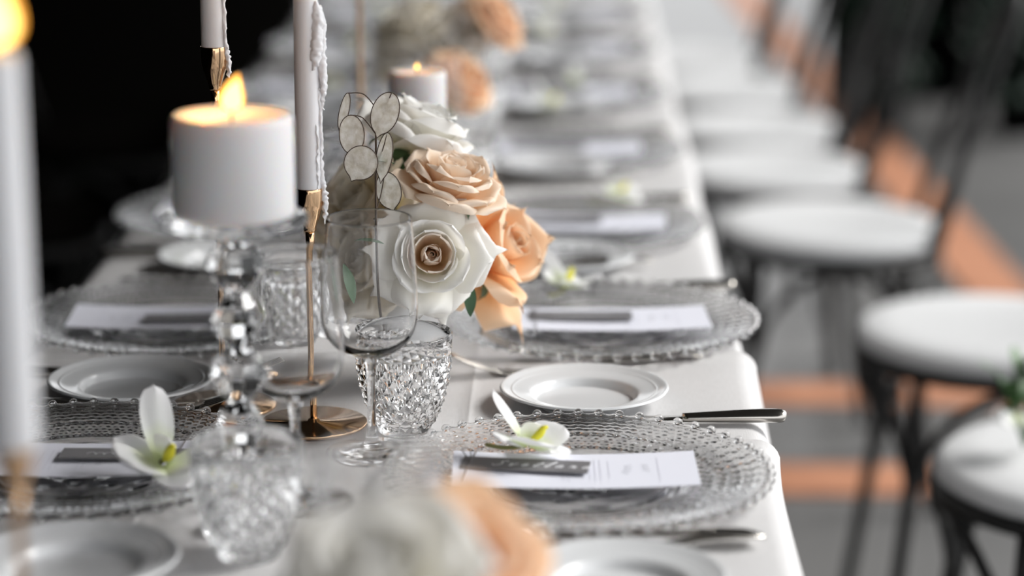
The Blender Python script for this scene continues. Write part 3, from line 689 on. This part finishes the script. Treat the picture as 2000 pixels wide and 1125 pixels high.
for k, (px, py, zc, ax, sz, lay, mt, lab) in enumerate([
    (730, 1085, 1.345, (-0.15, 0.70, 0.65), 0.054, CUP, ['white_rose'], 'large blurred white rose at the bottom edge in the foreground'),
    (940, 1058, 1.41, (0.35, 0.50, 0.7), 0.044, OPEN, ['apricot_rose'], 'blurred apricot rose behind the foreground white rose'),
    (945, 1150, 1.42, (0.7, 0.3, 0.4), 0.040, OPEN, ['apricot_rose'], 'blurred apricot rose cut by the bottom edge of the picture'),
    (620, 1150, 1.40, (-0.6, 0.4, 0.5), 0.036, CUP, ['white_rose'], 'blurred white rose low at the left of the foreground flowers')]):
    rose('rose', lab, Wp(px, py, zc), axis(*ax), sz, lay, mt, 200 + k, 'roses in the foreground', nt_)

# orchids
OW = 'orchid'
def orchid_meshes():
    ps = []
    def pet(L, Wd, a0, a1, cu, rho, edge, sd): return petal_mesh(L, Wd, D(a0), D(a1), D(cu), 0.002, rho, edge, 0.04, sd, OW, 8, 9, 0.0, 0.03)
    big = pet(0.034, 0.019, 70, 45, 30, (0.6, 0.8), 0.15, 3); lng = pet(0.047, 0.010, 50, 52, -10, (0.5, 0.5), 0.05, 5); sm = pet(0.032, 0.012, 80, 75, 20, (0.6, 0.7), 0.1, 8)
    dome = pet(0.020, 0.011, 30, -40, -30, (1.0, 0.3), 0.0, 12)
    lip = B().sweep(spline([(0.002, 0, 0.004), (0.006, 0.0, 0.010), (0.008, 0, 0.016), (0.011, 0, 0.018)], 4), [0.0016, 0.0022, 0.0028, 0.0032, 0.0034, 0.0033, 0.0031, 0.0028, 0.0025, 0.0021, 0.0017, 0.0013, 0.0007], (0, 1, 0), 8).mesh('orchid_lip', 'yellow')
    stem = B().sweep(spline([(0, 0, 0.002), (-0.006, 0, -0.004), (-0.018, 0.002, -0.009), (-0.030, 0.004, -0.0105)], 4), 0.0017, (0, 1, 0), 6).mesh('orchid_stem', 'orchidstem')
    return big, lng, sm, dome, lip, stem
OB, OL, OS, OD, OLP, OST = orchid_meshes()
def orchid(p, rz, label, tilt=(0.0, 0.0), s=1.0):
    t = thing('orchid_bloom', label, 'orchid', p, rz, 'white orchid blooms on the place settings'); t.rotation_euler = (tilt[0], tilt[1], rz); t.scale = (s, s, s)
    for me, a in ((OB, -1.45), (OB, 0.7), (OL, 2.85), (OS, -0.15), (OS, -2.6), (OD, 1.8)): obj('petal', me, t, (0, 0, 0), (0, 0, a))
    tag(obj('lip', OLP, t), 'small yellow lip'); obj('stem', OST, t); return t

# ------------------------------------------------------------------ place settings
ORD = ['first', 'second', 'third', 'fourth', 'fifth', 'sixth', 'seventh']
rows = {'right': [G(1131, 915, TZ + 0.017), G(1176, 612, TZ + 0.017), G(1118, 424, TZ + 0.017), G(1112, 281, TZ + 0.017), G(1110, 172, TZ + 0.017), G(1109, 87, TZ + 0.017), G(1109, 17, TZ + 0.017)],
        'left': [G(158, 890, TZ + 0.017), G(342, 606, TZ + 0.017), G(480, 405, TZ + 0.017), G(562, 270, TZ + 0.017), G(640, 163, TZ + 0.017), G(700, 80, TZ + 0.017), G(744, 12, TZ + 0.017)]}
sides = {'right': [G(1212, 1126, TZ + 0.017), G(1141, 753, TZ + 0.017), G(1105, 492, TZ + 0.017), G(1080, 313, TZ + 0.017), G(1085, 195, TZ + 0.017), G(1088, 103, TZ + 0.017), G(1090, 30, TZ + 0.017)],
         'left': [G(146, 1088, TZ + 0.017), G(257, 735, TZ + 0.017), G(442, 490, TZ + 0.017), G(540, 325, TZ + 0.017), G(620, 205, TZ + 0.017), G(690, 112, TZ + 0.017), G(740, 36, TZ + 0.017)]}
orch = {'right': [(1030, 868, 0.05, 0.1), (1105, 560, 1.2, 0.1), (1200, 385, 0.5, 0.0), (1075, 205, 1.0, 0), (1120, 160, 2.0, 0), (1060, 60, 0.2, 0), (1080, 10, 1.2, 0)],
        'left': [(318, 905, -0.9, 0.1), (500, 620, 1.0, 0), (372, 440, 2.0, 0), (560, 280, 1, 0), (640, 170, 0.5, 0), (690, 90, 0.5, 0), (740, 20, 0.8, 0)]}
for side, sg in (('right', 1), ('left', -1)):
    for k, c in enumerate(rows[side]):
        z = zt(c.y); at = Vector((c.x, c.y, z)); where = f'{ORD[k]} setting from the front, {side} side'
        far = k > 4
        charger(at, f'round pressed-glass charger plate, {where}', 0.2 * k + (0 if sg > 0 else PI))
        fl = 0 if sg > 0 else PI
        crot = [0.02, 0.05, -0.03, 0.02, 0, 0.03, -0.02][k]
        coff = Vector(((0.0 if sg > 0 else -0.006), 0.0, 0))
        if side == 'right': coff = Vector(([-0.0035, 0.008, 0.012, 0, 0, 0, 0][k], 0.004, 0))
        cpos = at + coff + Vector((0, 0, 0.0135))
        menu_card(cpos, crot + fl, f'white menu card on the charger, {where}')
        trot = [-0.11, 0.03, 0.08, -0.05, 0.06, 0, 0.04][k] if sg > 0 else [0.0, 0.10, 0.05, -0.05, 0.06, 0, 0.04][k]
        toff = Vector(([-0.041, -0.030, -0.03, -0.03, -0.03, -0.03, -0.03][k] * sg, [0.004, 0.002, 0, 0, 0, 0, 0][k] if sg > 0 else [0.006, -0.012, 0, 0, 0, 0, 0][k], 0.0030))
        name_tag(cpos + toff, trot + fl, 'grey name tag with white handwritten lettering under the nearest right-hand orchid' if (side == 'right' and k == 0) else f'grey name tag on the menu card, {where}', side == 'right' and k == 0, 0.02)
        ox, oy, orz, tl = orch[side][k]
        op = G(ox, oy, z + 0.027)
        orchid(op, orz, f'white orchid bloom with yellow lip, {where}', (0.15 - tl, 0.3), [1.1, 1.15, 1.15, 1, 1, 1, 1][k] if sg > 0 else [1.4, 1.1, 1.35, 1, 1, 1, 1][k])
        # knife on the guest's right, forks on the left
        kp = Vector((at.x + 0.040 * sg, at.y + 0.182 * sg, z))
        if side == 'right' and k == 0: kp = G(1300, 826, z)
        knife(kp, fl + 0.03, f'steel dinner knife beside the charger, {where}')
        if True:
            f1 = Vector((at.x - 0.008 * sg, at.y - 0.176 * sg, z + 0.004)); f2 = Vector((at.x - 0.030 * sg, at.y - 0.196 * sg, z))
            if side == 'right' and k == 1: f1 = G(1172, 709, z); f1.z += 0.004; f2 = G(990, 736, z) + Vector((0.058, 0.020, 0))
            if side == 'right' and k == 0: f1 = G(1240, 1064, z); f1.z += 0.004; f2 = G(1085, 1100, z) + Vector((0.058, 0.020, 0))
            fork(f1, fl + (-0.04 if k == 1 else -0.03), f'steel dinner fork lying nearer the charger, {where}')
            fork(f2, fl + 0.30, f'steel dinner fork lying askew by the side plate, {where}')
    for k, c in enumerate(sides[side]):
        z = zt(c.y)
        side_plate((c.x, c.y, z), f'white porcelain side plate, {ORD[k]} from the front, {side} side', 0.3 + 0.5 * k)

# glasses of the settings
wr = [G(727, 884), None, None, None, None, None]; tr = [G(790, 838)]
for k, c in enumerate(rows['right'][:6]):
    z = lambda p: Vector((p.x, p.y, zt(p.y)))
    wp = G(727, 884) if k == 0 else Vector((-0.165, c.y + 0.075, 0)); tp = G(790, 838) if k == 0 else Vector((-0.13, c.y + 0.155, 0))
    wine_glass(z(wp), f'stemmed wine glass with empty bowl, {ORD[k]} from the front, right side' if k else 'sharp empty wine glass standing before the white roses')
    tumbler(z(tp), f'diamond-cut glass tumbler, {ORD[k]} from the front, right side' if k else 'sharp diamond-cut tumbler beside the wine glass foot')
for k, c in enumerate(rows['left'][:6]):
    z = lambda p: Vector((p.x, p.y, zt(p.y)))
    wp = G(580, 980) if k == 0 else Vector((-0.21, c.y - 0.01, 0)); tp = G(487, 1086) if k == 0 else (G(577, 672) if k == 1 else Vector((-0.25, c.y - 0.12, 0)))
    wine_glass(z(wp), f'stemmed wine glass with empty bowl, {ORD[k]} from the front, left side')
    tumbler(z(tp), f'diamond-cut glass tumbler, {ORD[k]} from the front, left side', 0.25)
wn = Wp(746, 1530, 1.49); wn.z = TZ; wine_glass(wn, 'wine glass with only its rim in view behind the foreground roses')

# ------------------------------------------------------------------ candles
def flame_parts(parent, p, h, lean=0.0, glow=0.6):
    def tear(s, mat, nm):
        pts = []; rr = []
        for k in range(13):
            v = k / 12; pts.append((lean * h * v * v, 0, h * v * s)); rr.append(max(0.0003, h * 0.335 * s * (math.sin(PI * min(1, v ** 0.62 * 0.985)) ** 0.9)))
        return B().sweep(pts, rr, (0, 1, 0), 16).mesh(nm, mat)
    f = obj('flame', tear(1.0, 'flame', 'flame'), parent, p); tag(f, 'glowing orange candle flame')
    obj('flame_core', tear(0.80, 'core', 'flame_core'), f, (0, 0, 0.02 * h))
    li = bpy.data.lights.new('candle_light', 'POINT'); li.energy = glow; li.color = (1.0, 0.43, 0.11); li.shadow_soft_size = 0.008
    lo = bpy.data.objects.new('candle_light', li); COL.objects.link(lo); lo.parent = parent; lo.location = (p[0], p[1], p[2] + h * 0.55); lo['kind'] = 'helper'
def wick(parent, p, h): obj('wick', B().sweep([p, (p[0], p[1], p[2] + h * 0.6), (p[0] + 0.001, p[1], p[2] + h)], 0.0009, (0, 1, 0), 6).mesh('wick', 'wick'), parent)
def candlestick(p, hs, label, group='brass candlesticks along the table'):
    t = thing('candlestick', label, 'candlestick', p, 0, group)
    obj('base', B().lathe([(0, 0.0), (0.0470, 0.0), (0.0480, 0.0008), (0.0480, 0.0026), (0.0472, 0.0033), (0.006, 0.0036), (0.0045, 0.006), (0, 0.006)], 64).mesh('stick_base', 'brass'), t)
    obj('stem', B().lathe([(0, 0.003), (0.0033, 0.003), (0.0030, 0.02), (0.0030, hs - 0.055), (0.0039, hs - 0.054), (0.0041, hs - 0.037), (0, hs - 0.037)], 20).mesh('stick_stem', 'brass'), t)
    pr = [(0, hs - 0.038), (0.0052, hs - 0.038), (0.0058, hs - 0.034), (0.0085, hs - 0.026), (0.0115, hs - 0.016), (0.0122, hs - 0.006), (0.0120, hs), (0.0114, hs), (0.0114, hs - 0.010), (0.009, hs - 0.014), (0, hs - 0.014)]
    obj('cup', B().lathe([(max(q.x, 0), q.y) for q in spline([(r, z, 0) for r, z in pr], 3)], 40).mesh('stick_cup', 'brass'), t)
    return t
def taper(p, h, label, r=0.0111, lit=True, drips=(), glow=0.5, fh=0.034):
    t = thing('taper_candle', label, 'candle', p, 0, 'white taper candles')
    pr = [(0, 0), (r * 0.95, 0), (r, 0.004), (r * 0.99, h * 0.5), (r * 0.96, h - 0.004), (r * 0.86, h), (r * 0.5, h - 0.0015), (0, h - 0.002)]
    obj('body', B().lathe(pr, 36).mesh('taper_body', 'taper_wax'), t)
    wick(t, (0, 0, h - 0.003), 0.010)
    for d in drips:
        b = B(); rnd = random.Random(int(d[0][0] * 1000))
        pts = spline([(rr * math.cos(an), rr * math.sin(an), z) for an, z, rr, w_ in d], 9); ws = [max(0.0003, q.x) for q in spline([(w_, 0, 0) for an, z, rr, w_ in d], 9)]
        b.sweep(pts, ws, (0.2, 1, 0.1), 16)
        b.v = [v + Vector((noise.noise(v * 330), noise.noise(v * 330 + Vector((9, 1, 4))), noise.noise(v * 200))) * 0.0016 + Vector((1, 0, 0)) * abs(noise.noise(Vector((v.x * 60, v.y * 60, v.z * 210)))) * 0.0022 for v in b.v]
        obj('wax_drip', b.mesh('wax_drip', 'taper_wax'), t)
    if lit: flame_parts(t, (0, 0, h + 0.002), fh, 0.05, glow)
    return t
# sharp one
c0 = G(613, 829); c0.z = TZ; hs0 = 0.2155
candlestick(c0, hs0, 'sharp brass candlestick with round base between the wine glasses')
dr0 = [[(-0.55, 0.176, 0.0095, 0.002), (-0.45, 0.165, 0.0108, 0.0050), (-0.50, 0.150, 0.0108, 0.0056), (-0.60, 0.138, 0.0106, 0.0060), (-0.75, 0.126, 0.0104, 0.0046), (-0.85, 0.117, 0.0104, 0.0018)],
       [(-0.25, 0.172, 0.0108, 0.003), (-0.20, 0.158, 0.0118, 0.0050), (-0.15, 0.143, 0.0124, 0.0048), (-0.20, 0.128, 0.0126, 0.0042), (-0.15, 0.112, 0.0134, 0.0032), (-0.12, 0.099, 0.0140, 0.0028), (-0.16, 0.088, 0.0134, 0.0016), (-0.16, 0.081, 0.0132, 0.0008)],
       [(-0.05, 0.120, 0.0126, 0.002), (-0.05, 0.110, 0.0140, 0.0028), (-0.02, 0.100, 0.0146, 0.0028), (-0.05, 0.092, 0.0142, 0.0012)],
       [(-0.3, 0.100, 0.0108, 0.001), (-0.25, 0.085, 0.0110, 0.0018), (-0.2, 0.06, 0.0110, 0.0020), (-0.12, 0.035, 0.0110, 0.0018), (-0.12, 0.018, 0.0116, 0.0022), (-0.10, 0.008, 0.0126, 0.0028), (-0.12, -0.002, 0.0134, 0.0026), (-0.08, -0.012, 0.0134, 0.0018), (-0.1, -0.020, 0.0128, 0.0007)],
       [(-0.75, 0.07, 0.0108, 0.0006), (-0.7, 0.05, 0.0109, 0.0012), (-0.72, 0.03, 0.0109, 0.0011), (-0.68, 0.012, 0.0109, 0.0005)]]
taper(c0 + Vector((0, 0, hs0 - 0.011)), 0.180, 'white taper candle with thick wax drips in the sharp brass candlestick', drips=dr0, glow=0.08)
# behind the pillar candle
c1 = G(438, 790); c1.z = zt(c1.y); hs1 = 0.333
candlestick(c1, hs1, 'tall brass candlestick rising behind the lit pillar candle')
dr1 = [[(-0.6, 0.14, 0.0112, 0.001), (-0.5, 0.11, 0.0116, 0.002), (-0.62, 0.085, 0.0114, 0.0028), (-0.5, 0.05, 0.0114, 0.0018), (-0.45, 0.02, 0.0116, 0.0016), (-0.3, 0.006, 0.0122, 0.0024), (-0.2, -0.006, 0.0130, 0.0022), (-0.15, -0.016, 0.0128, 0.001)]]
taper(c1 + Vector((0, 0, hs1 - 0.011)), 0.200, 'white taper candle in the tall brass candlestick, cut by the top edge', drips=dr1, glow=0.03)
# blurred in the foreground
c2 = Wp(62, 1521, 1.49); c2.z = TZ; hs2 = 0.222
candlestick(c2, hs2, 'heavily blurred brass candlestick at the lower left corner')
taper(c2 + Vector((0, 0, hs2 - 0.011)), 0.232, 'heavily blurred lit taper candle along the left edge', r=0.0145, glow=0.06, fh=0.046)
# far one
c3 = Wp(708, 500, 2.9); c3.z = zt(c3.y); candlestick(c3, 0.40, 'blurred brass candlestick left of the far white roses')

def pillar(p, r, h, label, lean=0.12, fh=0.028, glow=1.2):
    t = thing('pillar_candle', label, 'candle', p, 0, 'white pillar candles')
    pr = [(0, 0), (r * 0.97, 0), (r, 0.003), (r, h - 0.006), (r * 0.985, h - 0.002), (r * 0.93, h), (r * 0.7, h - 0.003), (r * 0.35, h - 0.006), (0, h - 0.007)]
    obj('body', B().lathe(pr, 56).mesh('pillar_body', 'wax'), t); wick(t, (0, 0, h - 0.008), 0.012)
    flame_parts(t, (0, 0, h + 0.001), fh, lean, glow); return t
def crystal_holder(p, h, rd, label):
    t = thing('crystal_candle_holder', label, 'candle holder', p, 0, 'crystal pedestal candle holders')
    obj('foot', B().lathe([(0, 0.0005), (0.031, 0.0005), (0.033, 0.003), (0.030, 0.007), (0.016, 0.014), (0.010, 0.022), (0, 0.022)], 14).mesh('holder_foot', 'crystal', False), t)
    n = 5; a, b2 = 0.020, h - 0.018; step = (b2 - a) / n
    for k in range(n):
        zc = a + step * (k + 0.5); rr = [0.023, 0.020, 0.024, 0.020, 0.024][k]
        me = B().lathe([(0, zc - step * 0.5), (0.009, zc - step * 0.5), (rr * 0.8, zc - step * 0.25), (rr, zc), (rr * 0.8, zc + step * 0.25), (0.009, zc + step * 0.5), (0, zc + step * 0.5)], 10).mesh('crystal_ball', 'crystal', False)
        obj('crystal_ball', me, t, (0, 0, 0), (0, 0, 0.3 * k))
    obj('dish', B().lathe([(0, h - 0.020), (0.012, h - 0.020), (0.030, h - 0.012), (rd, h - 0.006), (rd + 0.001, h - 0.002), (rd - 0.002, h), (0, h)], 40).mesh('holder_dish', 'crystal'), t)
    return t
q0 = Wp(474, 1027, 1.93); q0.z = TZ
crystal_holder(q0, 0.252, 0.056, 'blurred crystal pedestal holder under the lit pillar candle')
pillar(q0 + Vector((0, 0, 0.2525)), 0.0465, 0.078, 'large lit white pillar candle on the crystal pedestal', 0.22, 0.029, 0.9)
q1 = Wp(819, 600, 2.62); q1.z = zt(q1.y)
crystal_holder(q1, 0.185, 0.036, 'crystal pedestal holder hidden behind the roses, under the far pillar candle')
pillar(q1 + Vector((0, 0, 0.1855)), 0.0300, 0.072, 'blurred white pillar candle behind the topmost white rose', 0.0, 0.007, 0.02)

# ------------------------------------------------------------------ chairs
def chair_meshes():
    SZ, R = 0.445, 0.195
    cush = B().lathe([(0, SZ + 0.004), (R - 0.01, SZ + 0.004), (R + 0.003, SZ + 0.012), (R + 0.003, SZ + 0.026), (R - 0.01, SZ + 0.036), (R - 0.05, SZ + 0.041), (0, SZ + 0.043)], 48)
    ring = B().lathe([(R - 0.02, SZ), (R - 0.02, SZ - 0.012), (R + 0.004, SZ - 0.012), (R + 0.006, SZ - 0.003), (R + 0.004, SZ + 0.003), (R - 0.02, SZ + 0.003), (R - 0.02, SZ)], 48)
    legs = []; arch = []
    for k in range(4):
        a = PI / 4 + k * PI / 2; c, s_ = math.cos(a), math.sin(a)
        legs.append(B().sweep([(c * (R - 0.012), s_ * (R - 0.012), SZ - 0.006), (c * (R + 0.005), s_ * (R + 0.005), 0.25), (c * (R + 0.05), s_ * (R + 0.05), 0.0)], 0.0105, (0.3, 0.2, 0.1), 10))
        a2 = a + PI / 2; P0 = Vector((c * (R + 0.008), s_ * (R + 0.008), 0.26)); P2 = Vector((math.cos(a2) * (R + 0.008), math.sin(a2) * (R + 0.008), 0.26)); pts = []
        for i in range(15):
            t = i / 14; q = P0.lerp(P2, t); r_ = math.hypot(q.x, q.y); am = a + (a2 - a) * t; hgt = 0.26 + (SZ - 0.015 - 0.26) * math.sin(PI * t) ** 0.6
            rr = R - 0.004; pts.append((math.cos(am) * rr, math.sin(am) * rr, hgt))
        arch.append(B().sweep(pts, 0.008, (0, 0, 1), 8))
    # backrest on +x
    hoop = []
    for i in range(25):
        t = i / 24; a = -0.62 + 1.24 * t; up = SZ - 0.005 + 0.44 * math.sin(PI * t) ** 0.45
        hoop.append(((R + 0.0) * math.cos(a) + 0.12 * (up - SZ) / 0.44, R * math.sin(a) * (1.0 + 0.05 * math.sin(PI * t)), up))
    wires = []
    for sgn in (-1, 1):
        wires.append(spline([(R * 0.92, sgn * 0.075, SZ - 0.004), (R + 0.02, sgn * 0.03, SZ + 0.10), (R + 0.045, -sgn * 0.035, SZ + 0.20), (R + 0.07, -sgn * 0.075, SZ + 0.31), (R + 0.095, -sgn * 0.03, SZ + 0.405), (R + 0.098, 0, SZ + 0.425)], 5))
    return (cush, ring, legs, arch, B().sweep(hoop, 0.0105, (0.2, 0.1, 0.3), 10), [B().sweep(q, 0.007, (1, 0.2, 0.1), 8) for q in wires])
cu_, ri_, le_, ar_, ho_, wi_ = chair_meshes()
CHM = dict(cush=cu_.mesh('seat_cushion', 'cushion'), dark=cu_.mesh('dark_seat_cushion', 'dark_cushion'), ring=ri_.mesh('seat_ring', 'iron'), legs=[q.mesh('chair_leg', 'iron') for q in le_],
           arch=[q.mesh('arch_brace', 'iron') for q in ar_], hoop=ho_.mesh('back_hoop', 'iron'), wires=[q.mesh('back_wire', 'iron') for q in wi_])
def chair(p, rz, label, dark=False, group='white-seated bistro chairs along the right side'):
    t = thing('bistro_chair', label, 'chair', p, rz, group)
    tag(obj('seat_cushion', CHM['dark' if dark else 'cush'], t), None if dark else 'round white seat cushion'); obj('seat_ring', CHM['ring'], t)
    for m in CHM['legs']: obj('leg', m, t)
    for m in CHM['arch']: obj('arch_brace', m, t)
    obj('back_hoop', CHM['hoop'], t)
    for m in CHM['wires']: obj('back_wire', m, t)
    return t
SEAT = 0.485
for k, (px, py, rz) in enumerate([(2150, 888, 0.12), (1938, 628, 0.05), (1620, 425, 0.0), (1500, 318, 0.05), (1470, 238, -0.04), (1405, 165, 0.03), (1345, 108, 0.0)]):
    p = G(px, py, SEAT); p.z = 0
    chair(p, rz, f'black iron bistro chair with round white seat, {(ORD + ["eighth"])[k]} from the camera along the table')
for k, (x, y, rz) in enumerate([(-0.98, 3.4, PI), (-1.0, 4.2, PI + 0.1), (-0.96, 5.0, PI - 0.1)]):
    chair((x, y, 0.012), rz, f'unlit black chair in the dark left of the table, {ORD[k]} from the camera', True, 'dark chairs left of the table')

# posy on the nearest chair seat
pc = Wp(2006, 800, 2.98); pc.z = 0.489
t = thing('flower_posy', 'green leafy posy with white bloom on the nearest bistro seat', 'posy', pc)
rnd = random.Random(5)
for k in range(4):
    e = [Vector((-0.040, 0.0, 0.098)), Vector((-0.016, 0.01, 0.108)), Vector((0.004, -0.005, 0.112)), Vector((0.03, 0.0, 0.10))][k]
    obj('stem', B().sweep(spline([(0, 0, 0.003), e * 0.5 + Vector((0, 0, 0.01)), e], 4), 0.0018, (0, 1, 0), 6).mesh('posy_stem', 'stem'), t)
    for j in range(5):
        o = obj('leaf', leaf_mesh('posy_leaf', 0.028, 0.009, 0.2, M['leaf2'] if 'leaf2' in M else 'stem'), t, e * (0.6 + 0.09 * j)); o.rotation_euler = (rnd.uniform(-1, 1), rnd.uniform(-1.2, 0.3), rnd.uniform(0, 6))
for k in range(5): obj('petal', OS, t, (-0.012, -0.02, 0.045), (-0.9, 0, k * 1.26))

# ------------------------------------------------------------------ dark background on the right
def shrub(p, n, sp, h, label):
    t = thing('potted_shrub', label, 'shrub', p, 0, 'dark shrubs beyond the chairs')
    obj('planter', B().lathe([(0, 0), (sp * 0.6, 0), (sp * 0.75, 0.30), (sp * 0.78, 0.32), (sp * 0.7, 0.32), (sp * 0.68, 0.27), (0, 0.27)], 24).mesh('planter', 'curtain'), t)
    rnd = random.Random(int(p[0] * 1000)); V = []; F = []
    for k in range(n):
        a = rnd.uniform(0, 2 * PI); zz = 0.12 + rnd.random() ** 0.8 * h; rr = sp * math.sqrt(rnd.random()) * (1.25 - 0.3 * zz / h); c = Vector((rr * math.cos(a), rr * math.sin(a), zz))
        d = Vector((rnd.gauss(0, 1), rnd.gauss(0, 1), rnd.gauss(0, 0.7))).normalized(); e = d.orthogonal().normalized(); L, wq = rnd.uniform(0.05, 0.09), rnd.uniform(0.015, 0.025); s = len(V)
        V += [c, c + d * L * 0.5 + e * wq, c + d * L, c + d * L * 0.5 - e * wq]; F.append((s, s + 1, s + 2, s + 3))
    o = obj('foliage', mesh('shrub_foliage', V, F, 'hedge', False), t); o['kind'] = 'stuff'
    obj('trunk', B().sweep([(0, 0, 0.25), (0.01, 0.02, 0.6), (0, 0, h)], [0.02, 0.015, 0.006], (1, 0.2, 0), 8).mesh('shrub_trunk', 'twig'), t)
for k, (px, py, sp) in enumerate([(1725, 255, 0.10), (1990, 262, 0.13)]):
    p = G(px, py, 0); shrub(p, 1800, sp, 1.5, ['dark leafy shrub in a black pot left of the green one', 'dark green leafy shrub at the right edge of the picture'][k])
cb = G(1640, 255, 0); ce = G(1860, 245, 0); V = []; F = []; n = 120
for i in range(n + 1):
    t_ = i / n; q = cb.lerp(ce + (ce - cb) * 2.5, t_); dy = 0.035 * math.sin(t_ * 75) + 0.02 * math.sin(t_ * 31)
    V += [(q.x, q.y + 0.5 + dy, 0.0), (q.x, q.y + 0.5 + dy * 0.7, 2.6)]
for i in range(n): F.append((2 * i, 2 * i + 2, 2 * i + 3, 2 * i + 1))
cu = obj('curtain', mesh('curtain', V, F, 'curtain')); tag(cu, 'black pleated curtain behind the chairs at the upper right', 'curtain')
cu.modifiers.new('thickness', 'SOLIDIFY').thickness = 0.004
